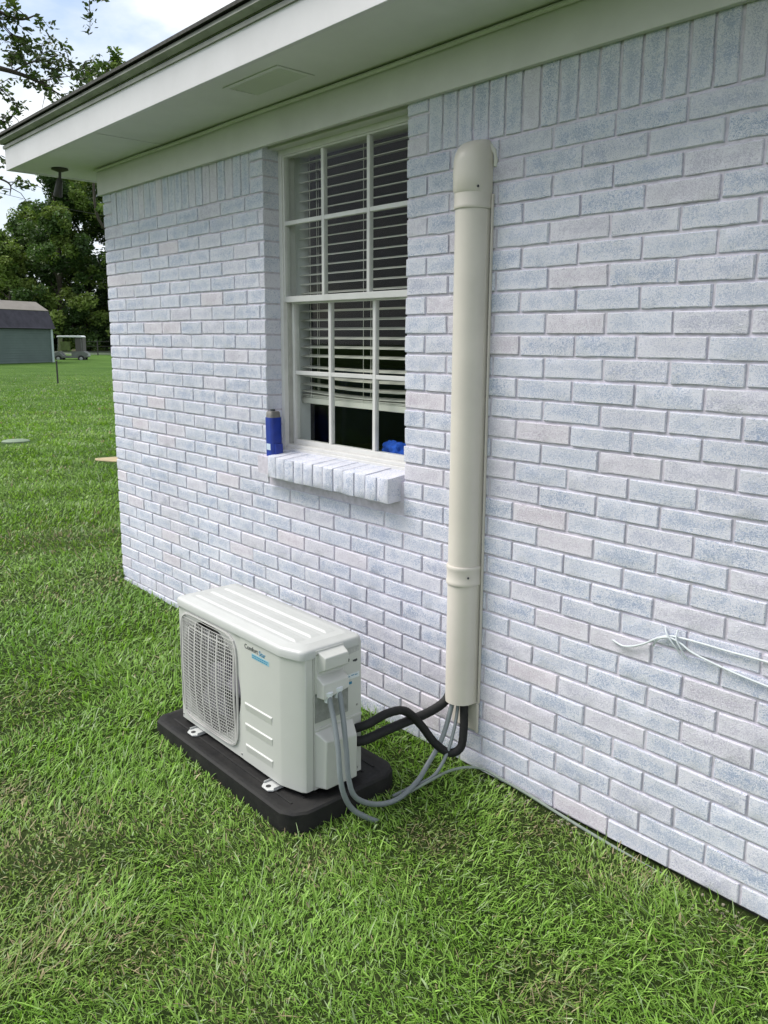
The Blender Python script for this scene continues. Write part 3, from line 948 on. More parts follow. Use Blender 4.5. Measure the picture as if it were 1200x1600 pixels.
# right side panel
cb._add([(AX1, AY1, AZ0), (AX1, AY1, AZ1), (AX1, -.612, AZ1), (AX1, -.612, AZ0)], [(0, 1, 2, 3)])
cb._add([(AX0 + .012, AY0, AZ0 + .001), (SEAM, AY0, AZ0 + .001), (SEAM, AY1, AZ0 + .001), (AX0, AY1, AZ0 + .001), (AX0, AY0 + .012, AZ0 + .001), (AX1, AY1, AZ0 + .001), (AX1, -.612, AZ0 + .001)], [(0, 1, 2, 3, 4), (1, 6, 5, 2)])
cab = cb.build('cabinet', [M_AC, M_CAVITY], ac)
cab.data.polygons.foreach_set('use_smooth', [True] * len(cab.data.polygons)); cab.data.set_sharp_from_angle(angle=math.radians(40))
# front service panel wrapping the corner
fp = MB()
Rr = .006
pr = [(SEAM + .003, AY0 + .020), (SEAM + .003, AY0 - .004), (CHX - .006, AY0 - .004), (CHX + .002, AY0 - .001), (AX1 - .012, CHY - .004), (AX1 + .002, CHY + .008), (AX1 + .002, -.614), (AX1 - .010, -.614)]
fp.prism(pr, AZ0 + .002, AZ1 + .001, 'z')
fpo = fp.build('front_panel', M_AC, ac, bevel=.0018)
# pressed louvre marks
lv = MB()
for zc in (.300, .224, .146):
    x0_, x1_ = -.700, -.530
    yb = AY0 - .004
    lv._add([(x0_, yb, zc + .010), (x1_, yb, zc + .012), (x1_ - .006, yb - .004, zc + .0075), (x0_ + .006, yb - .004, zc + .0055), (x0_ + .004, yb, zc - .020), (x1_ - .004, yb, zc - .018)],
            [(0, 1, 2, 3), (3, 2, 5, 4), (0, 3, 4), (1, 5, 2), (0, 4, 5, 1)])
lv.build('louvre', M_AC, fpo, bevel=.0012)
# lid
def lring(ins, z, r=.022):
    x0, x1, y0, y1 = AX0 - .003 + ins, AX1 + .005 - ins, AY0 - .0075 + ins, AY1 + .004 - ins
    pts = []
    q = [((x1 - r, y1 - r), 0), ((x0 + r, y1 - r), 90), ((x0 + r, y0 + r), 180)]
    for (cx_, cy_), a0 in q:
        for i in range(6):
            a = math.radians(a0 + 90 * i / 5); pts.append((cx_ + r * math.cos(a), cy_ + r * math.sin(a), z))
    # the chamfered front right corner
    for px_, py_ in ((CHX - .004, y0), (CHX + .006, y0 + .001), (x1 - .016, CHY - .010 + ins), (x1 - .004, CHY + .000 + ins), (x1, CHY + .016 + ins)):
        pts.append((px_, py_, z))
    return pts
ld = MB()
ld.loft([lring(.003, AZ1 - .012), lring(0, AZ1 - .012), lring(0, AZ1 + .010), lring(.003, AZ1 + .016), lring(.009, AZ1 + .020), lring(.024, AZ1 + .020), lring(.034, AZ1 + .027), lring(.040, AZ1 + .027)])
lid = ld.build('lid', M_ACLID, ac, smooth=True)
rb = MB()
for y0_, y1_ in ((-.632, -.590), (-.570, -.528), (-.508, -.466)):
    x0_, x1_ = AX0 + .055, AX1 - .062
    zt = AZ1 + .027
    rb._add([(x0_, y0_, zt - .001), (x1_, y0_, zt - .001), (x1_, y1_, zt - .001), (x0_, y1_, zt - .001), (x0_ + .02, y0_ + .007, zt + .005), (x1_ - .02, y0_ + .007, zt + .005), (x1_ - .02, y1_ - .007, zt + .005), (x0_ + .02, y1_ - .007, zt + .005)],
            [(4, 5, 6, 7), (0, 1, 5, 4), (1, 2, 6, 5), (2, 3, 7, 6), (3, 0, 4, 7)])
rb.build('rib', M_ACLID, lid, bevel=.002)
# grille
gr = MB()
gx0, gx1, gz0, gz1 = AX0 + .024, SEAM - .024, FCZ - .212, FCZ + .215
def bow(x, z):
    r = math.hypot(x - FCX, z - FCZ) / .21
    return AY0 - .004 - .014 * max(0, 1 - r * r) - .002
def se(x, z):    # rounded square outline
    u = abs((x - (gx0 + gx1) / 2) / ((gx1 - gx0) / 2)); v = abs((z - (gz0 + gz1) / 2) / ((gz1 - gz0) / 2))
    return u ** 7 + v ** 7 < 1.0
def wire(pts, t):
    """thin flat bar following pts on the bowed face"""
    for a, b in zip(pts[:-1], pts[1:]):
        if abs(a[0] - b[0]) < abs(a[1] - b[1]): ox, oz = t / 2, 0
        else: ox, oz = 0, t / 2
        ya, yb = bow(*a), bow(*b)
        gr._add([(a[0] - ox, ya, a[1] - oz), (a[0] + ox, ya, a[1] + oz), (b[0] + ox, yb, b[1] + oz), (b[0] - ox, yb, b[1] - oz),
                 (a[0] - ox, ya + .0016, a[1] - oz), (a[0] + ox, ya + .0016, a[1] + oz), (b[0] + ox, yb + .0016, b[1] + oz), (b[0] - ox, yb + .0016, b[1] - oz)],
                [(0, 1, 2, 3), (1, 5, 6, 2), (0, 3, 7, 4), (4, 7, 6, 5)])
def runs(fixed, horiz, t, n_=16):
    a, b = (gx0, gx1) if horiz else (gz0, gz1)
    pts = []
    for i in range(n_ + 1):
        q = a + (b - a) * i / n_
        p = (q, fixed) if horiz else (fixed, q)
        if se(*p): pts.append(p)
    if len(pts) > 1: wire(pts, t)
NW = 35
for i in range(1, NW):
    runs(gz0 + (gz1 - gz0) * i / NW, True, .0018)
    runs(gx0 + (gx1 - gx0) * i / NW, False, .0018)
for i in range(8):
    runs(gx0 + .018 + (gx1 - gx0 - .036) * i / 7, False, .0055)
runs(FCZ + .165, True, .0050)
rim = []
for i in range(64):
    a = 2 * math.pi * i / 64
    ca, sa = math.cos(a), math.sin(a)
    k = (abs(ca) ** 7 + abs(sa) ** 7) ** (-1 / 7)
    rim.append(((gx0 + gx1) / 2 + (gx1 - gx0) / 2 * ca * k, (gz0 + gz1) / 2 + (gz1 - gz0) / 2 * sa * k))
gr.loft([[(x, AY0 - .0005, z) for x, z in rim], [(x, AY0 - .006, z) for x, z in rim],
         [(FCX + (x - FCX) * .975, AY0 - .007, FCZ + (z - FCZ) * .975) for x, z in rim], [(FCX + (x - FCX) * .975, AY0 - .0005, FCZ + (z - FCZ) * .975) for x, z in rim]], cap=False)
gr.build('fan_grille', M_GRILLE, ac)
# inside
b = MB().box(AX0 + .02, SEAM - .004, AY1 - .03, AY1 - .01, AZ0 + .02, AZ1 - .02)
for i in range(40): b.box(AX0 + .03 + i * .0102, AX0 + .0315 + i * .0102, AY1 - .034, AY1 - .03, AZ0 + .03, AZ1 - .03)
b.build('coil', M_COIL, ac)
fan = MB().lathe([(.045, -.012), (.052, -.004), (.052, .05), (.048, .055)], (FCX, AY0 + .035, FCZ), 24, 'y').build('fan', M_FAN, ac, smooth=True)
for q in range(3):
    bl = MB()
    rings = []
    for i in range(8):
        r = .045 + i * .019
        a0 = 2 * math.pi * q / 3 + .25 * i / 7
        wd = .55 + .35 * math.sin(math.pi * i / 9)
        ring = []
        for k in range(7):
            a = a0 + wd * (k / 6 - .5)
            ring.append((FCX + r * math.cos(a), AY0 + .045 + .035 * (k / 6 - .5) , FCZ + r * math.sin(a)))
        rings.append(ring)
    vs = [p for r in rings for p in r]
    fs = [(i * 7 + k, i * 7 + k + 1, (i + 1) * 7 + k + 1, (i + 1) * 7 + k) for i in range(7) for k in range(6)]
    bl._add(vs, fs)
    bo = bl.build('blade', M_FAN, fan, smooth=True)
    sm = bo.modifiers.new('solid', 'SOLIDIFY'); sm.thickness = .003
b = MB().box(AX0 + .004, SEAM - .002, AY0 + .076, AY0 + .080, AZ0 + .005, AZ1 - .005)
# shroud plate round the fan with its hole
b = MB()
rect2 = [onrect(2 * math.pi * i / R_, AX0 + .004, SEAM - .002, AZ0 + .004, AZ1 - .004, FCX, FCZ) for i in range(R_)]
b._add([(x, AY0 + .074, z) for x, z in rect2] + [(FCX + (x - FCX) * .97, AY0 + .074, FCZ + (z - FCZ) * .97) for x, z in circ], [(i, (i + 1) % R_, R_ + (i + 1) % R_, R_ + i) for i in range(R_)])
b.build('shroud', M_CAVITY, ac)
MB().box(SEAM - .001, SEAM + .001, AY0 + .004, AY1 - .004, AZ0 + .003, AZ1 - .003).build('divider', M_CAVITY, ac)
# electric box cover with hooded hand grip on the right side
uc = MB()
# y-z outline pieces extruded in x
ys0, ys1 = -.606, -.490
uc.box(AX1 - .002, AX1 + .006, ys0, ys1, .418, .566)
uc._add([(AX1 + .005, ys0 + .010, .560), (AX1 + .005, ys1 - .002, .560), (AX1 + .038, ys1 - .006, .545), (AX1 + .038, ys0 + .016, .545),
         (AX1 + .005, ys0 + .010, .486), (AX1 + .005, ys1 - .002, .486), (AX1 + .038, ys1 - .006, .505), (AX1 + .038, ys0 + .016, .505)],
        [(0, 1, 2, 3), (3, 2, 6, 7), (4, 7, 6, 5), (0, 3, 7, 4), (1, 5, 6, 2)])
uc._add([(AX1 + .005, ys0 + .004, .478), (AX1 + .005, ys1 - .002, .478), (AX1 + .036, ys1 - .004, .458), (AX1 + .036, ys0 + .008, .458),
         (AX1 + .005, ys0 + .004, .405), (AX1 + .005, ys1 - .002, .419), (AX1 + .040, ys1 - .004, .424), (AX1 + .040, ys0 + .008, .408)],
        [(0, 1, 2, 3), (3, 2, 6, 7), (4, 7, 6, 5), (0, 3, 7, 4), (1, 5, 6, 2)])
uc.build('wiring_cover', M_AC, ac, bevel=.003)
rc = MB().box(AX1 - .001, AX1 + .0025, -.606, -.470, .318, .416)
rc.build('terminal_plate', mat('terminal_grey', (.30, .31, .30), .5, noise=(30, .4)), ac)
vc = MB()
vc._add([(AX1, -.607, .288), (AX1, -.448, .288), (AX1 + .040, -.462, .245), (AX1 + .040, -.590, .262),
         (AX1, -.607, .092), (AX1, -.448, .092), (AX1 + .040, -.462, .094), (AX1 + .040, -.590, .094)],
        [(0, 1, 2, 3), (3, 2, 6, 7), (4, 7, 6, 5), (0, 3, 7, 4), (1, 5, 6, 2)])
vc.build('valve_cover', M_AC, ac, bevel=.004)
MB().box(AX1 - .004, AX1 + .003, -.609, AY1 + .002, .288, .296).box(AX1 - .004, AX1 + .0015, -.612, -.609, AZ0 + .01, AZ1 - .01).build('panel_edge', M_AC, ac, bevel=.001)
for yy_, zz_ in ((-.600, .552), (-.497, .552), (-.430, .545), (-.430, .10), (-.430, .33)):
    MB().lathe([(.0, .0022), (.0035, .0020), (.0045, .0002)], (AX1 + .0005 + (.006 if yy_ < -.45 else 0), yy_, zz_), 10, 'x').build('screw', mat_screw, ac, smooth=True)
for xx_, zz_ in ((AX0 + .018, .535), (AX0 + .018, .100), (SEAM - .012, .100), (SEAM - .012, .540)):
    MB().lathe([(.0, -.0022), (.0035, -.0020), (.0045, -.0002)], (xx_, AY0, zz_), 10, 'y').build('screw', mat_screw, ac, smooth=True)
# feet
def foot(xc):
    b = MB()
    hw = .030
    ring = lambda z: [(xc - hw, -.660, z), (xc - hw, -.702, z), (xc - hw * .6, -.716, z), (xc + hw * .6, -.716, z), (xc + hw, -.702, z), (xc + hw, -.660, z)]
    b.loft([ring(.0685), ring(.074)])
    b.box(xc - hw, xc + hw, -.668, -.650, .0745, .084)
    b.box(xc - hw, xc - hw + .003, -.70, -.668, .0742, .081)
    b.box(xc + hw - .003, xc + hw, -.70, -.668, .0742, .081)
    o_ = b.build('foot', M_ACLID, ac, bevel=.0012)
    MB().lathe([(.009, 0), (.009, .0006)], (xc - .002, -.700, .0741), 16).build('bolt_hole', M_CAVITY, o_)
for xc in (-1.035, -.530):
    foot(xc)
for xc in (-1.035, -.530):
    b = MB().box(xc - .03, xc + .03, -.412, -.36, .0685, .074).box(xc - .03, xc + .03, -.44, -.412, .0685, .084)
    b.build('foot', M_ACLID, ac, bevel=.0012)

def text(body, size, loc, rot, m_, name, parent, extr=.0004, xs=1.0):
    cu = bpy.data.curves.new('txt', 'FONT')
    cu.body = body; cu.size = size; cu.extrude = extr
    to = bpy.data.objects.new('txt', cu); COL.objects.link(to)
    bpy.context.view_layer.update()
    me = bpy.data.meshes.new_from_object(to.evaluated_get(bpy.context.evaluated_depsgraph_get()))
    bpy.data.objects.remove(to)
    me.materials.clear(); me.materials.append(m_)
    o_ = bpy.data.objects.new(name, me); COL.objects.link(o_)
    from mathutils import Euler
    o_.parent = parent
    o_.matrix_parent_inverse = parent.matrix_world.inverted()
    o_.matrix_basis = Matrix.Translation(loc) @ Euler(rot).to_matrix().to_4x4() @ Matrix.Diagonal((xs, 1, 1, 1))
    return o_
RX = math.radians(90)
yt = AY0 - .0046
text('Comfort', .023, (-.692, yt, .508), (RX, 0, 0), M_INK, 'lettering', fpo)
text('Star', .024, (-.604, yt, .506), (RX, 0, 0), M_INKBLUE, 'lettering', fpo)
st = MB().box(-.648, -.545, AY0 - .0046, AY0 - .0041, .484, .501)
st.build('blue_band', M_STICKER, fpo)
b = MB()
for r_ in range(2):
    x = -.644
    while x < -.552:
        l_ = random.uniform(.004, .010); b.box(x, x + l_, AY0 - .0050, AY0 - .0047, .487 + r_ * .007, .4905 + r_ * .007); x += l_ + .0025
b.build('fine_print', M_INKBLUE, fpo)
# stickers on the side panel
b = MB().box(AX1 + .0002, AX1 + .0008, -.478, -.420, .428, .446); b.build('sticker', M_STICKERW, cab)
b = MB()
for y0_, z0_ in ((-.472, .436), (-.455, .438), (-.44, .437)): b.box(AX1 + .001, AX1 + .0014, y0_, y0_ + .012, z0_, z0_ + .003)
b.box(AX1 + .0002, AX1 + .0008, -.470, -.452, .410, .419)
b.build('fine_print', M_INKBLUE, cab)
b = MB()
b.prism([(-.470, .505), (-.462, .500), (-.464, .490), (-.470, .492)], AX1 + .0002, AX1 + .0010, 'x')
b.prism([(-.448, .492), (-.430, .494), (-.428, .487), (-.436, .484), (-.447, .487)], AX1 + .0002, AX1 + .0010, 'x')
b.prism([(-.470, .540), (-.420, .545), (-.420, .520), (-.470, .515)], AX1 + .0002, AX1 + .0006, 'x')
b.mi = [0] * (len(b.mi) - 6) + [1] * 6
b.build('warning_mark', [M_INK, mat('embossed_grey', (.50, .50, .50), .6, noise=(120, .35))], cab)

# ------------------------------------------------------------------ pipes and cables
def hose(name, pts, r, m_, label, cat, group=None, n=14, wob=0):
    P = spline(pts, 14)
    rr_ = [r * (1 + wob * math.sin(i * 1.7) * .5 + wob * random.uniform(-.5, .5)) for i in range(len(P))]
    o_ = MB().tube(P, rr_, n).build(name, m_, None, smooth=True)
    return tag(o_, label, cat, group)
hose('insulated_pipe', [(-.395, -.462, .205), (-.360, -.425, .212), (-.345, -.34, .225), (-.350, -.24, .222), (-.345, -.15, .225), (-.332, -.085, .245), (-.325, -.055, .275), (-.322, -.050, .33)],
     .0165, M_FOAM, 'black foam covered pipe rising straight from the unit into the pipe cover', 'pipe', 'black insulated pipes', wob=.03)
hose('insulated_pipe', [(-.395, -.440, .245), (-.365, -.405, .262), (-.350, -.335, .282), (-.345, -.255, .268), (-.330, -.195, .205), (-.300, -.150, .130), (-.270, -.105, .088), (-.248, -.070, .105), (-.250, -.054, .170), (-.258, -.046, .235), (-.264, -.044, .33)],
     .0150, M_FOAM, 'black foam covered pipe that loops low before entering the pipe cover', 'pipe', 'black insulated pipes', wob=.03)
g0 = .012
hose('flexible_conduit', [(-.368, -.575, .432), (-.358, -.576, .405), (-.325, -.583, .34), (-.292, -.594, .263), (-.272, -.602, .18), (-.262, -.592, .115), (-.258, -.562, .060), (-.245, -.52, .022), (-.23, -.47, -.012)],
     .0088, M_CONDUIT, 'grey conduit dropping from the unit and ending in the grass', 'conduit', 'grey conduits of the unit')
hose('flexible_conduit', [(-.368, -.535, .434), (-.352, -.536, .40), (-.325, -.545, .33), (-.298, -.556, .245), (-.275, -.565, .16), (-.262, -.545, .092), (-.258, -.46, .036), (-.25, -.37, .024), (-.270, -.265, .037), (-.293, -.195, .060), (-.300, -.115, .131), (-.298, -.074, .229), (-.29, -.055, .33)],
     .0088, M_CONDUIT, 'grey conduit sweeping along the grass from the unit up into the pipe cover', 'conduit', 'grey conduits of the unit')
b = empty('conduit_fitting', (-.36, -.575, .425)); tag(b, 'pale grey conduit connector under the front of the wiring cover', 'conduit fitting', 'conduit connectors under the wiring cover')
MB().lathe([(.013, -.018), (.013, .004), (.016, .005), (.016, .016), (.011, .018)], (-.3655, -.575, .412), 12).build('nut', M_STICKERW, b, smooth=True)
b = empty('conduit_fitting', (-.36, -.535, .43)); tag(b, 'pale grey conduit connector under the rear of the wiring cover', 'conduit fitting', 'conduit connectors under the wiring cover')
MB().lathe([(.013, -.018), (.013, .004), (.016, .005), (.016, .016), (.011, .018)], (-.3655, -.535, .418), 12).build('nut', M_STICKERW, b, smooth=True)
hose('cable', [(-.283, -.050, .33), (-.281, -.054, .25), (-.276, -.075, .17), (-.268, -.12, .09), (-.262, -.19, .035), (-.275, -.28, .022), (-.29, -.36, .010)],
     .0062, M_CONDUIT, 'thin grey cable hanging out of the pipe cover behind the conduit', 'cable')
gcx = [(-.262, -.33, .016), (-.252, -.22, .030), (-.246, -.13, .036), (-.22, -.055, .034), (-.175, -.020, .030), (-.10, -.013, .022), (.02, -.013, .016), (.15, -.013, .004), (.30, -.014, -.006), (.45, -.014, -.014), (.65, -.013, -.02), (.9, -.013, -.03)]
hose('cable', gcx, .0050, M_CABLE, 'thin greenish grey cable lying along the foot of the brick wall', 'cable', n=8)
# white wires on the wall
hose('wall_wire', [(.300, -.004, .650), (.345, -.010, .646), (.40, -.013, .668), (.455, -.010, .705), (.490, -.007, .718), (.56, -.008, .722), (.66, -.008, .722), (.755, -.008, .724), (.95, -.009, .722), (1.5, -.010, .716), (3.4, -.010, .71)],
     .0030, M_WHITEWIRE, 'painted white wire running level across the bricks to the right', 'wire', 'painted wires on the brick wall', n=8)
hose('wall_wire', [(.432, -.003, .672), (.452, -.010, .700), (.485, -.011, .713), (.520, -.010, .705), (.56, -.010, .688), (.65, -.010, .672), (.76, -.010, .660), (.95, -.010, .648), (1.5, -.010, .642), (3.4, -.010, .64)],
     .0030, M_WHITEWIRE, 'painted white wire sagging below the level one on the bricks', 'wire', 'painted wires on the brick wall', n=8)
hose('wire_tie', [(.466, -.004, .738), (.480, -.016, .722), (.500, -.016, .700), (.520, -.006, .672)], .0024, M_WHITEWIRE, 'short white tie crossing the wires at their bend, nearer the pipe cover', 'wire tie', 'short white ties on the wires', n=6)
hose('wire_tie', [(.505, -.004, .740), (.508, -.016, .718), (.522, -.016, .694), (.540, -.006, .664)], .0024, M_WHITEWIRE, 'short white tie crossing the wires at their bend, nearer the photo edge', 'wire tie', 'short white ties on the wires', n=6)

# ------------------------------------------------------------------ grass
def noise2(x, y, s, seed=0):
    """cheap smooth value noise"""
    g = np.random.default_rng(seed).random((64, 64))
    u, v = x * s, y * s
    i, j = np.floor(u).astype(int), np.floor(v).astype(int)
    fu, fv = u - i, v - j
    fu = fu * fu * (3 - 2 * fu); fv = fv * fv * (3 - 2 * fv)
    a, b_, c_, d_ = g[i % 64, j % 64], g[(i + 1) % 64, j % 64], g[i % 64, (j + 1) % 64], g[(i + 1) % 64, (j + 1) % 64]
    return (a * (1 - fu) + b_ * fu) * (1 - fv) + (c_ * (1 - fu) + d_ * fu) * fv


def make_grass():
    D0, A, Rm = 24000, 1.75, 46
    th0, th1 = math.radians(-112), math.radians(12)
    T = th1 - th0
    n1_ = int(D0 * T * (2 ** 2 - .5 ** 2) / 2)
    n2_ = int(D0 * 2 ** A * T * (Rm ** (2 - A) - 2 ** (2 - A)) / (2 - A))
    r1 = np.sqrt(RNG.uniform(.5 ** 2, 4, n1_))
    u = RNG.random(n2_)
    r2 = (2 ** (2 - A) + u * (Rm ** (2 - A) - 2 ** (2 - A))) ** (1 / (2 - A))
    r = np.concatenate([r1, r2]); th = RNG.uniform(th0, th1, len(r))
    x = CAM.x + r * np.sin(th); y = CAM.y + r * np.cos(th)
    keep = ~((y > -0.006) & (x > X0 - .01))
    keep &= ~((x > PX0 - .004) & (x < PX1 - .0) & (y > PY0 - .004) & (y < PY1 + .0) & ~(((x - PX1) + .05 > 0) & ((y - PY0) < .05)))
    # thin strip of bare soil along the wall, sparse under the pipes
    for cx_, cy_, rx_, ry_ in ((-7.95, 2.3, .6, .5),):
        keep &= ~(np.hypot((x - cx_) / rx_, (y - cy_) / ry_) + RNG.normal(0, .12, len(x)) < 1)
    lc_ = at(24, 680, 12.9)
    keep &= ~(np.hypot(x - lc_.x - .15, y - lc_.y + .06) < .33)
    keep &= ~(RNG.random(len(x)) < np.clip((r - 20) / 30, 0, .8))
    edge = (y > -.035) & (x > -.2) & (RNG.random(len(x)) < .75)
    keep &= ~edge
    x, y, r = x[keep], y[keep], r[keep]
    n_ = len(x)
    # dryness patches
    dry = noise2(x, y, 1.6, 3) * .6 + noise2(x, y, 5, 4) * .4
    dry = np.clip((dry - .60) * 3.2, 0, 1) * .5
    for bx_, by_, rad, am in ((-1.15, -1.33, .13, .95), (-.75, -1.36, .28, .8), (-.20, -1.33, .16, .65), (-.04, -.41, .12, .9), (.55, -.62, .14, .7), (-.4, -1.5, .2, .7), (.15, -.10, .16, .7), (-4.5, .1, .5, .6), (-3.25, -.1, .25, .6), (.42, -.10, .15, .6), (-.2, -.75, .15, .5)):
        d = np.hypot(x - bx_, y - by_) / rad
        dry = np.maximum(dry, am * np.clip(1.25 - d, 0, 1))
    thin = RNG.random(n_) < dry * .12
    x, y, r, dry = x[~thin], y[~thin], r[~thin], dry[~thin]; n_ = len(x)
    L_ = RNG.gamma(5, .0062, n_) * (.75 + .6 * noise2(x, y, 3.1, 8)) * (1 - .35 * dry)
    L_ *= np.where(r > 5, np.clip(1 + (r - 5) * .02, 1, 1.35), 1)
    W_ = (.0014 + RNG.gamma(2.2, .0007, n_)) * np.clip(r / 2.2, 1, 7)
    az = noise2(x, y, 2.2, 5) * 9 + RNG.normal(0, 1.25, n_)
    lean = np.clip(RNG.normal(1.05, .35, n_), .1, 1.5)          # radians off vertical
    bend = RNG.uniform(.2, 1.0, n_)
    lean = np.where(r > 6, lean * .75, lean)
    L_ = L_ * np.interp(r, [18, 46], [1, .35])
    kind = RNG.random(n_)
    # colours
    g1 = np.array([.18, .335, .045]); g2 = np.array([.36, .53, .14]); g3 = np.array([.085, .20, .03]); br = np.array([.50, .42, .25]); oli = np.array([.22, .26, .09])
    f = noise2(x, y, 1.1, 9)[:, None] * .6 + RNG.random((n_, 1)) * .6
    colr = g3 * np.clip(1 - f * 1.6, 0, 1) + g1 * (1 - np.abs(f - .55) * 1.2).clip(0, 1) + g2 * np.clip((f - .5) * 1.4, 0, 1)
    dm = (dry * .9)[:, None]
    colr = colr * (1 - dm * .6) + oli * dm * .6
    isb = (kind < dry * .36 + .012)[:, None]
    colr = np.where(isb, br * RNG.uniform(.5, 1.1, (n_, 1)), colr)
    pale = ((kind > .90) & (kind < .985))[:, None]
    colr = np.where(pale, np.array([.38, .49, .25]), colr)
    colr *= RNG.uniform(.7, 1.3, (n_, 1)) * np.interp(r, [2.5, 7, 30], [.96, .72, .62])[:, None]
    zb = gz(x, y)
    base = np.stack([x, y, zb - .004], 1)
    d = np.stack([np.cos(az), np.sin(az)], 1)
    px_ = np.stack([-np.sin(az), np.cos(az), np.zeros(n_)], 1)
    tw = RNG.normal(0, .5, n_)[:, None]
    px_ = px_ * np.cos(tw) + np.array([0, 0, 1]) * np.sin(tw) * .5
    segs = [0, .4, .75, 1.0]
    P = [base]
    cur = base.copy()
    for a, b_ in zip(segs[:-1], segs[1:]):
        ang = lean + bend * (a + b_) / 2 - .35
        ang = np.clip(ang, -.2, 1.75)
        stp = (b_ - a) * L_
        cur = cur + np.stack([d[:, 0] * np.sin(ang) * stp, d[:, 1] * np.sin(ang) * stp, np.cos(ang) * stp], 1)
        cur[:, 2] = np.maximum(cur[:, 2], zb + .002)
        P.append(cur.copy())
    hw = (W_ / 2)[:, None]
    V = np.stack([P[0] - px_ * hw, P[0] + px_ * hw, P[1] - px_ * hw, P[1] + px_ * hw, P[2] - px_ * hw * .7, P[2] + px_ * hw * .7, P[3]], 1)
    # nothing pokes through the wall face
    VV = V.reshape(-1, 3)
    inw = (VV[:, 1] > -.004) & (VV[:, 0] > X0 - .004)
    VV[inw, 1] = -.004
    I = (np.arange(n_) * 7)[:, None]
    lp = np.concatenate([I + np.array([0, 1, 3, 2]), I + np.array([2, 3, 5, 4]), I + np.array([4, 5, 6])], 1)
    sz = np.tile([4, 4, 3], n_)
    tint = np.concatenate([np.repeat(colr, 7, 0), np.ones((n_ * 7, 1))], 1)
    print('blades', n_)
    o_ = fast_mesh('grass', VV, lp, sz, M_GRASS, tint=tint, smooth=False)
    return tag(o_, 'short green lawn grass with brownish dry patches', 'grass', kind='stuff')


make_grass()

# crumbs of mortar and paint lying in the bare strip at the foot of the wall
b = MB()
for i in range(150):
    x = random.uniform(-.2, 1.3) if i < 110 else random.uniform(-3, 3); y = -abs(random.gauss(.02, .03)) - .008
    z = float(gz(x, y)) + .003; r = random.uniform(.002, .006)
    ring = lambda k, q: [(x + r * q * math.cos(a + i) * random.uniform(.7, 1.2), y + r * q * math.sin(a + i), z + k * r) for a in np.linspace(0, 6.283, 6)[:-1]]
    b.loft([ring(-.4, 1), ring(.25, .9), ring(.5, .4)])
tag(b.build('mortar_crumbs', mat('crumb', (.30, .27, .20), .9, noise=(70, .5))), 'pale crumbs of mortar scattered along the foot of the wall', 'rubble', kind='stuff')

# ------------------------------------------------------------------ yard
SAND = mat('bare_sand', (.50, .40, .24), .95, noise=(5, .4), bump=(30, .6, .01))
def patch(name, pts, h, m_):
    c_ = Vector((sum(p[0] for p in pts) / len(pts), sum(p[1] for p in pts) / len(pts)))
    z = [float(gz(p[0], p[1])) for p in pts]
    b = MB().loft([[(p[0], p[1], q - .02) for p, q in zip(pts, z)], [(p[0], p[1], q + h * .6) for p, q in zip(pts, z)], [(c_.x + (p[0] - c_.x) * .9, c_.y + (p[1] - c_.y) * .9, q + h) for p, q in zip(pts, z)]])
    return b.build(name, m_, None, smooth=True)
o = patch('bare_soil', [(-8.45, 1.98), (-8.2, 1.90), (-7.9, 2.0), (-7.4, 2.35), (-7.0, 2.9), (-7.5, 3.1), (-8.1, 2.6), (-8.4, 2.2)], .015, SAND)
tag(o, kind='structure')
# round cover in the lawn
lidc = at(24, 680, 12.9); lz = float(gz(lidc.x, lidc.y))
o = MB().lathe([(.19, -.03), (.19, .016), (.17, .026), (.0, .030)], (lidc.x, lidc.y, lz), 28).build('tank_lid', mat('pale_green_plastic', (.15, .21, .13), .6, noise=(6, .3)), None, smooth=True)
tag(o, 'pale green round tank cover lying flush in the lawn', 'cover')
# thin stake
p = at(90, 592, 29); zst = float(gz(p.x, p.y))
o = MB().tube([(p.x, p.y, zst - .05), (p.x, p.y, zst + .74)], .028, 8).box(p.x - .05, p.x + .05, p.y - .008, p.y + .008, zst + .68, zst + .76).build('garden_stake', M_DARKMETAL)
tag(o, 'thin dark stake standing alone in the lawn in front of the cart', 'stake')

# shed
SHD = 57.0
pr_ = at(83, 560, SHD); pl_ = at(-120, 560, SHD - 6)
ux = Vector((pl_.x - pr_.x, pl_.y - pr_.y, 0)).normalized()
ang = math.atan2(-ux.y, -ux.x)
zg = float(gz(pr_.x, pr_.y)) - .18
shed = empty('shed', (pr_.x, pr_.y, zg), ang)
tag(shed, 'grey green metal shed with dark shingle gambrel roof and white corner trim', 'shed')
def local(b, name, m_, parent, **k):
    b.v = [tuple(parent_mw @ Vector(v)) for v in b.v]
    return b.build(name, m_, parent, **k)
parent_mw = shed.matrix_world.copy()
M_SIDING = mat('sage_siding', (.085, .125, .115), .6, noise=(.8, .2))
b = MB().box(-7.5, -.02, .0, 4.2, 0, 2.32)
for i in range(15): b.prism([(-.001, .05 + i * .15), (-.022, .05 + i * .15), (-.001, .19 + i * .15)], -7.5, -.02, 'x')
sw = local(b, 'wall', M_SIDING, shed)
b = MB().box(-.10, .06, -.06, .10, 0, 2.34).box(.021, .06, .10, 4.2, 0, 2.3)
local(b, 'corner_trim', mat('shed_trim', (.42, .50, .50), .6, noise=(3, .1)), shed)
MR1 = mat('shed_roof_shingle', (.06, .055, .075), .9, noise=(2.5, .4)); MR2 = mat('shed_roof_upper', (.21, .19, .17), .9, noise=(2, .2))
b = MB().prism([(-.25, 2.30), (-.18, 2.36), (.30, 3.40), (.35, 3.33), (-.1, 2.26)], -7.7, .15, 'x')
b.prism([(4.45, 2.30), (4.38, 2.36), (3.90, 3.40), (3.85, 3.33), (4.3, 2.26)], -7.7, .15, 'x')
local(b, 'lower_roof', MR1, shed)
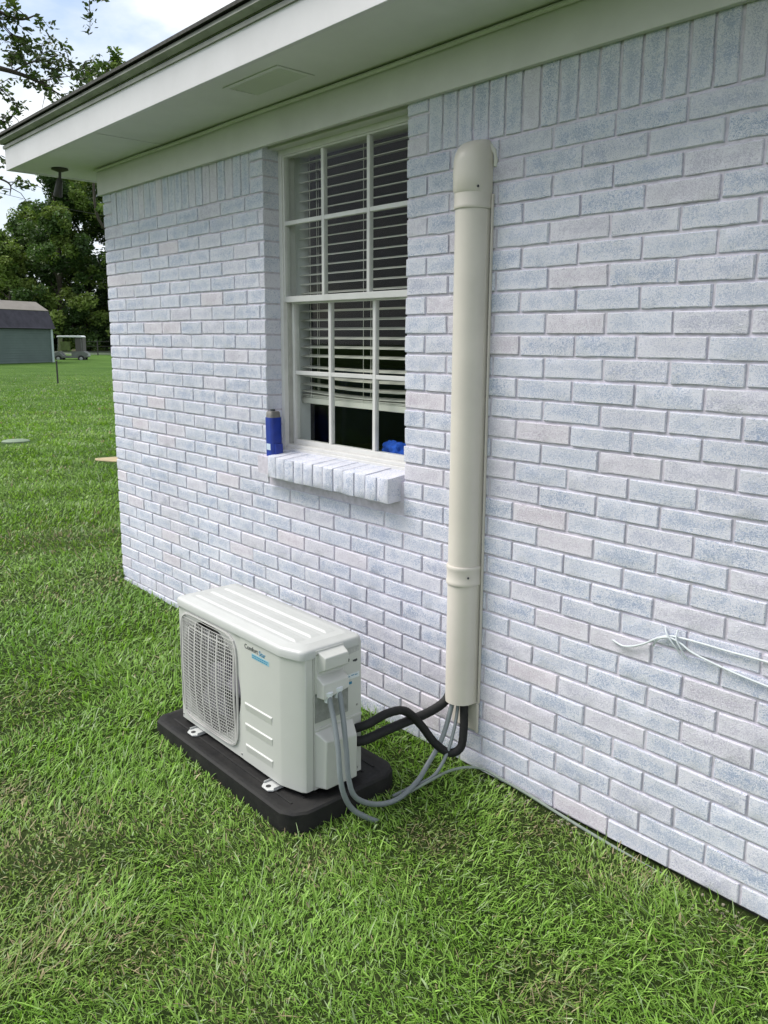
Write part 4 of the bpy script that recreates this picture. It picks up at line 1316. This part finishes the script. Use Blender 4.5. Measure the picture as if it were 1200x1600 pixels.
b = MB().prism([(.31, 3.37), (.27, 3.42), (1.3, 3.98), (2.9, 3.98), (3.93, 3.42), (3.89, 3.37)], -7.7, .15, 'x')
local(b, 'upper_roof', MR2, shed)
b = MB().prism([(0, 2.3), (.36, 3.34), (1.3, 3.93), (2.9, 3.93), (3.84, 3.34), (4.2, 2.3)], -.14, -.02, 'x')
local(b, 'gable', M_SIDING, shed)

# golf cart
cp = at(112, 556, 62)
zc_ = float(gz(cp.x, cp.y)) - .15
cart = empty('golf_cart', (cp.x, cp.y, zc_), math.atan2(rt.y, rt.x) + .15)
tag(cart, 'golf cart with white roof parked beside the shed', 'golf cart')
parent_mw = cart.matrix_world.copy()
MCB = mat('cart_body', (.17, .18, .17), .4, noise=(4, .3)); MCW = mat('cart_roof', (.75, .77, .78), .4, noise=(3, .05))
MTY = mat('tyre', (.02, .02, .02), .8); MHB = mat('wheel_hub', (.35, .36, .36), .4); MSEAT = mat('cart_seat', (.30, .26, .16), .6)
b = MB().prism([(-1.15, .30), (-1.2, .62), (-.75, .74), (-.45, .42), (.1, .42), (.12, .72), (.95, .74), (1.15, .60), (1.15, .34), (.9, .27), (-.9, .27)], -.52, .52, 'y')
local(b, 'body', MCB, cart, bevel=.02)
b = MB().prism([(-.80, 1.74), (-.70, 1.80), (.80, 1.82), (.92, 1.72), (.90, 1.69), (-.78, 1.70)], -.62, .62, 'y')
local(b, 'canopy', MCW, cart, bevel=.015)
b = MB().box(.12, .62, -.48, .48, .73, .86).prism([(.55, .86), (.66, .86), (.74, 1.22), (.66, 1.24)], -.48, .48, 'y')
local(b, 'seat', MSEAT, cart, bevel=.02)
for x0_, x1_ in ((-.78, -.70), (.82, .78)):
    for y0_ in (-.5, .5):
        local(MB().tube([(x0_ if x0_ > 0 else -.78, y0_, .68), (x1_, y0_, 1.72)], .022, 8), 'post', MCB, cart)
local(MB().prism([(-.80, .72), (-.74, .72), (-.66, 1.68), (-.72, 1.68)], -.5, .5, 'y'), 'windscreen', mat('tinted_screen', (.22, .23, .07), .4, noise=(3, .3)), cart)
local(MB().box(-.60, .05, -.46, -.42, .78, 1.40), 'side_screen', mat('side_screen_green', (.13, .17, .05), .5, noise=(5, .5)), cart)
local(MB().box(.86, .90, -.5, .5, .74, 1.68).box(.40, .86, -.5, -.48, .74, 1.66), 'rear_screen', mat('mesh_screen', (.10, .09, .09), .8), cart)
local(MB().tube([(-.55, -.2, .72), (-.30, -.2, .98)], .02, 8).lathe([(.15, 0), (.17, .01), (.15, .02)], (-.28, -.2, .98), 16), 'steering_wheel', MTY, cart)
for xw in (-.78, .74):
    for yw in (-.56, .42):
        t_ = local(MB().lathe([(.13, 0), (.22, .01), (.235, .07), (.22, .13), (.13, .14)], (xw, yw, .235), 20, 'y'), 'wheel', MTY, cart, smooth=True)
        local(MB().lathe([(.0, -.004), (.10, -.004), (.12, .004), (.12, .136), (.10, .144), (.0, .144)], (xw, yw, .235), 16, 'y'), 'hub', MHB, t_, smooth=True)
local(MB().box(1.15, 1.20, -.35, .35, .42, .60), 'bumper', MHB, cart)
# wire fence beyond the cart
fa, fb_ = at(128, 552, 74), at(330, 550, 80)
fen = empty('wire_fence', (fa.x, fa.y, float(gz(fa.x, fa.y))))
tag(fen, 'dark wire fence with posts along the far edge of the lawn', 'fence')
zf = float(gz(fa.x, fa.y)) - .1
for i in range(10):
    t = i / 9; q = fa.lerp(fb_, t)
    MB().tube([(q.x, q.y, zf - .1), (q.x, q.y, zf + 1.35)], .05, 8).build('post', M_DARKMETAL, fen)
for h in (.45, .85, 1.25):
    MB().tube([(fa.x, fa.y, zf + h), (fb_.x, fb_.y, zf + h)], .018, 6).build('rail', M_DARKMETAL, fen)
# gravel track behind
qa, qb = at(120, 553, 78), at(420, 553, 86)
dv = (qb - qa).normalized(); nv = Vector((-dv.y, dv.x, 0))
b = MB(); zz_ = float(gz(qa.x, qa.y)) + .02
a_, c_ = qa - dv * 60, qb + dv * 30
b._add([(a_.x, a_.y, zz_ - .3), (c_.x, c_.y, zz_ - .3), (c_.x + nv.x * 6, c_.y + nv.y * 6, zz_ - .3), (a_.x + nv.x * 6, a_.y + nv.y * 6, zz_ - .3)] + [(a_.x, a_.y, zz_), (c_.x, c_.y, zz_), (c_.x + nv.x * 6, c_.y + nv.y * 6, zz_ + .2), (a_.x + nv.x * 6, a_.y + nv.y * 6, zz_ + .2)],
       [(4, 5, 6, 7), (0, 1, 5, 4), (1, 2, 6, 5), (2, 3, 7, 6), (3, 0, 4, 7)])
tag(b.build('track', mat('gravel', (.22, .27, .17), .95, noise=(.6, .3))), kind='structure')

# ------------------------------------------------------------------ trees
def leaves(name, centers, radii, per, size, cols, parent, seed=1, flat=.8, jitter=.35):
    rg = np.random.default_rng(seed)
    C_, S_, T_ = [], [], []
    for (c, R) in zip(centers, radii):
        k = int(per * rg.uniform(.7, 1.3))
        v = rg.normal(0, 1, (k, 3)); v /= np.linalg.norm(v, axis=1)[:, None]
        rr_ = R * rg.random(k) ** .45
        p_ = np.asarray(c) + v * rr_[:, None] * np.array([1, 1, flat])
        C_.append(p_)
        col_ = cols[rg.integers(len(cols))]
        T_.append(np.array(col_) * rg.uniform(.7, 1.35, (k, 1)))
        S_.append(size * rg.uniform(.6, 1.4, k))
    C_ = np.concatenate(C_); T_ = np.concatenate(T_); S_ = np.concatenate(S_)
    n_ = len(C_)
    a = rg.normal(0, 1, (n_, 3)); a[:, 2] *= .6; a /= np.linalg.norm(a, axis=1)[:, None]
    b_ = rg.normal(0, 1, (n_, 3)); b_ -= a * (a * b_).sum(1)[:, None]; b_ /= np.linalg.norm(b_, axis=1)[:, None]
    s1 = S_[:, None]; s2 = S_[:, None] * .48
    V = np.stack([C_ - a * s1 / 2, C_ + b_ * s2 / 2 - a * s1 * .05, C_ + a * s1 / 2, C_ - b_ * s2 / 2 + a * s1 * .05], 1).reshape(-1, 3)
    F_ = np.arange(n_ * 4).reshape(-1, 4)
    tint = np.concatenate([np.repeat(T_, 4, 0), np.ones((n_ * 4, 1))], 1)
    return fast_mesh(name, V, F_, np.full(n_, 4), M_LEAF, parent, tint=tint)


DK = [(.040, .078, .018), (.065, .115, .028), (.12, .18, .036), (.030, .060, .016), (.16, .22, .05)]
MD = [(.080, .135, .03), (.13, .19, .04), (.06, .105, .022), (.18, .24, .055)]
def tree(x, y, H, R, label, cols, seed, dens=1.0, cat='tree', group=None, leaf=.26, low=.12, trunk_r=None):
    rg = random.Random(seed)
    z0_ = float(gz(x, y)) - .1
    t = empty('tree', (x, y, z0_))
    tag(t, label, cat, group)
    tr_ = trunk_r or H * .02
    tk_ = MB()
    P = spline([(x, y, z0_ - .3), (x + rg.uniform(-.2, .2), y, z0_ + H * .25), (x + rg.uniform(-.5, .5), y + rg.uniform(-.4, .4), z0_ + H * .55), (x + rg.uniform(-.7, .7), y, z0_ + H * .88)], 6)
    tk_.tube(P, [tr_ * (1 - .85 * i / (len(P) - 1)) * (1.5 if i == 0 else 1) for i in range(len(P))], 9)
    cs, rs = [], []
    nl = int(15 * max(1, H / 10))
    for i in range(nl):
        f = low + (1 - low) * (i + rg.random()) / nl
        a = rg.uniform(0, 6.283)
        prof = math.sin(math.pi * min(1, (f * .86 + .16))) ** .6
        ln = R * prof * rg.uniform(.65, 1.08)
        bz = z0_ + H * max(.12, f - .14)
        k = min(len(P) - 1, int(len(P) * max(.1, f - .14) / .9))
        s_ = P[k]
        e_ = Vector((x + ln * math.cos(a), y + ln * math.sin(a), z0_ + H * f * .97))
        mid = (Vector(s_) + e_) / 2 + Vector((0, 0, .05 * H * rg.uniform(.2, 1)))
        Q = spline([s_, mid, e_], 5)
        tk_.tube(Q, [tr_ * .38 * (1 - .85 * j / (len(Q) - 1)) for j in range(len(Q))], 6)
        for w_ in (.45, .72, 1.0):
            q = Q[min(len(Q) - 1, int(w_ * (len(Q) - 1)))]
            for _ in range(2):
                cs.append((q.x + rg.uniform(-1, 1) * R * .16, q.y + rg.uniform(-1, 1) * R * .16, q.z + rg.uniform(-.6, 1) * R * .13))
                rs.append(R * rg.uniform(.14, .27))
    tk_.build('trunk', M_BARK, t, smooth=True)
    leaves('crown', cs, rs, 75 * dens, leaf, cols, t, seed)
    return t


TL = [
    # px, dist, H, R, colours, label
    (-60, 92, 15.5, 5.6, MD, 'broad green tree behind the shed at the left edge of the photo'),
    (18, 86, 11.5, 4.6, MD, 'rounded mid green tree rising right behind the shed roof'),
    (62, 94, 15.0, 4.6, DK, 'dark tree standing between the shed and the cart'),
    (98, 84, 17.4, 4.2, DK, 'tall dark tree directly behind the golf cart'),
    (140, 90, 19.5, 5.2, DK, 'tallest dark tree, standing left of the house corner'),
    (182, 86, 18.2, 5.0, DK, 'dark tree partly hidden behind the house corner'),
    (240, 90, 16.0, 5.2, DK, 'dark tree mostly hidden behind the brick house'),
]
for i, (px, dist, H, R, cl, lab) in enumerate(TL):
    p = at(px, 545, dist)
    tree(p.x, p.y, H, R, lab, cl, 100 + i, dens=3.6, leaf=.32, group='trees along the far edge of the lawn', low=.06)
# shrubs closing the foot of the tree line
SH = [(30, 'low shrub at the tree line behind the shed'), (88, 'low shrub at the tree line behind the golf cart roof'), (122, 'low shrub at the tree line just right of the cart'), (158, 'low shrub at the tree line beside the house corner'), (205, 'low shrub at the tree line hidden mostly by the house')]
for i, (px, lab) in enumerate(SH):
    p = at(px, 545, 88 + i % 2 * 3)
    z0_ = float(gz(p.x, p.y)) - .1
    t = empty('shrub', (p.x, p.y, z0_)); tag(t, lab, 'shrub', 'shrubs under the far trees')
    rg = random.Random(i)
    cs = [(p.x + rg.uniform(-2.8, 2.8), p.y + rg.uniform(-1.6, 1.6), z0_ + rg.uniform(.3, 4.4)) for _ in range(26)]
    leaves('foliage', cs, [rg.uniform(.7, 1.3) for _ in cs], 150, .22, DK, t, 40 + i)
    b = MB()
    for j in range(5): b.tube([(p.x + j * .2 - .4, p.y, z0_), (p.x + (j - 2) * .8, p.y, z0_ + 2.6)], [.05, .015], 6)
    b.build('stem', M_BARK, t)

# near tree whose open branches reach over the roof corner
def near_tree(name_label, base, limbs, seed, leafsize, per, cols, spread, cluster=7):
    rg = random.Random(seed)
    z0_ = float(gz(base[0], base[1])) - .1
    t = empty('tree', (base[0], base[1], z0_)); tag(t, name_label, 'tree')
    top = Vector((base[0] + .4, base[1] + .2, z0_ + base[2]))
    P = spline([(base[0], base[1], z0_ - .2), (base[0] + .1, base[1], z0_ + base[2] * .5), top], 6)
    tk_ = MB().tube(P, [.26 * (1 - .6 * i / (len(P) - 1)) for i in range(len(P))], 12)
    cs, rs = [], []
    for lb, r0 in limbs:
        s_ = P[-1] if r0 > .03 else None
        pts = [Vector(q) for q in lb]
        if r0 > .03:
            k = min(range(len(P)), key=lambda i: abs(P[i].z - pts[0].z * .85)); pts = [P[k]] + pts
        Q = spline(pts, 7)
        tk_.tube(Q, [r0 * (1 - .88 * j / (len(Q) - 1)) for j in range(len(Q))], 7)
        for j in range(2 if r0 <= .03 else 6, len(Q)):
            for _ in range(2):
                if rg.random() < .62: continue
                d_ = Vector((rg.gauss(0, 1), rg.gauss(0, 1), rg.gauss(0, .8))); d_.normalize()
                ln = rg.uniform(.2, spread)
                e_ = Q[j] + d_ * ln
                m_ = (Q[j] + e_) / 2 + Vector((0, 0, .06))
                tk_.tube([Q[j], m_, e_], [.007, .005, .003], 4)
                for w_ in (.4, .7, 1):
                    if rg.random() < .75:
                        cs.append(tuple(Q[j].lerp(e_, w_))); rs.append(rg.uniform(.07, .16))
    tk_.build('trunk', M_BARK, t, smooth=True)
    leaves('crown', cs, rs, per, leafsize, cols, t, seed)
    return t
A = at
limbs = [
    ([A(-420, 60, 13), A(-200, 55, 13), A(-60, 92, 13), A(20, 112, 13), A(60, 128, 13.1), A(100, 152, 13.2)], .075),
    ([A(-300, 10, 13), A(-120, -10, 12.6), A(-20, 12, 12.5), A(30, 30, 12.5), A(60, 22, 12.5)], .055),
    ([A(-260, 180, 13), A(-120, 160, 13.3), A(-30, 175, 13.4), A(10, 190, 13.4), A(30, 160, 13.4)], .045),
    ([A(-300, 280, 12.5), A(-120, 255, 12.5), A(-40, 268, 12.5), A(12, 285, 12.5), A(16, 305, 12.5)], .04),
    ([A(20, 112, 13), A(60, 95, 13.2), A(110, 108, 13.4), A(135, 112, 13.5)], .014),
    ([A(-20, 12, 12.5), A(15, 50, 12.6), A(25, 70, 12.7)], .012),
    ([A(-120, -60, 12), A(20, -70, 12), A(110, -45, 12), A(150, 2, 12)], .030),
    ([A(60, 128, 13.1), A(100, 120, 13), A(150, 118, 12.9)], .010),
    ([A(-60, 92, 13), A(-10, 130, 13), A(14, 150, 13)], .014),
]
bp_ = A(-520, 400, 13.2)
near_tree('tree with thin leafy branches hanging into the sky at the upper left', (bp_.x, bp_.y, 6.5), limbs, 5, .085, 11, [(.045, .075, .018), (.065, .10, .022), (.035, .055, .016)], .55)
# a crown seen just above the roof edge
p = A(150, 520, 26)
limbs2 = [([A(150, 330, 26), A(152, 180, 26), A(165, 120, 26), A(172, 92, 26)], .05), ([A(152, 180, 26), A(175, 120, 26.4), A(195, 98, 26.5)], .014), ([A(152, 180, 26), A(142, 120, 25.6), A(132, 112, 25.5)], .014), ([A(165, 120, 26), A(205, 110, 26.4), A(225, 85, 26.5)], .012), ([A(170, 130, 26), A(186, 112, 26.4), A(182, 90, 26.5)], .012)]
near_tree('slender tree whose leafy top shows just above the roof edge', (A(185, 520, 26.5).x, A(185, 520, 26.5).y, 4.2), limbs2, 9, .13, 16, MD, .55)
# overhead wire
wa, wb = A(-150, 262, 46), A(260, 352, 60)
o = MB().tube(spline([wa, wa.lerp(wb, .5) - Vector((0, 0, .3)), wb], 8), .012, 5).build('overhead_wire', M_DARKMETAL)
tag(o, 'thin overhead wire crossing the pale sky under the eave at the left', 'wire')
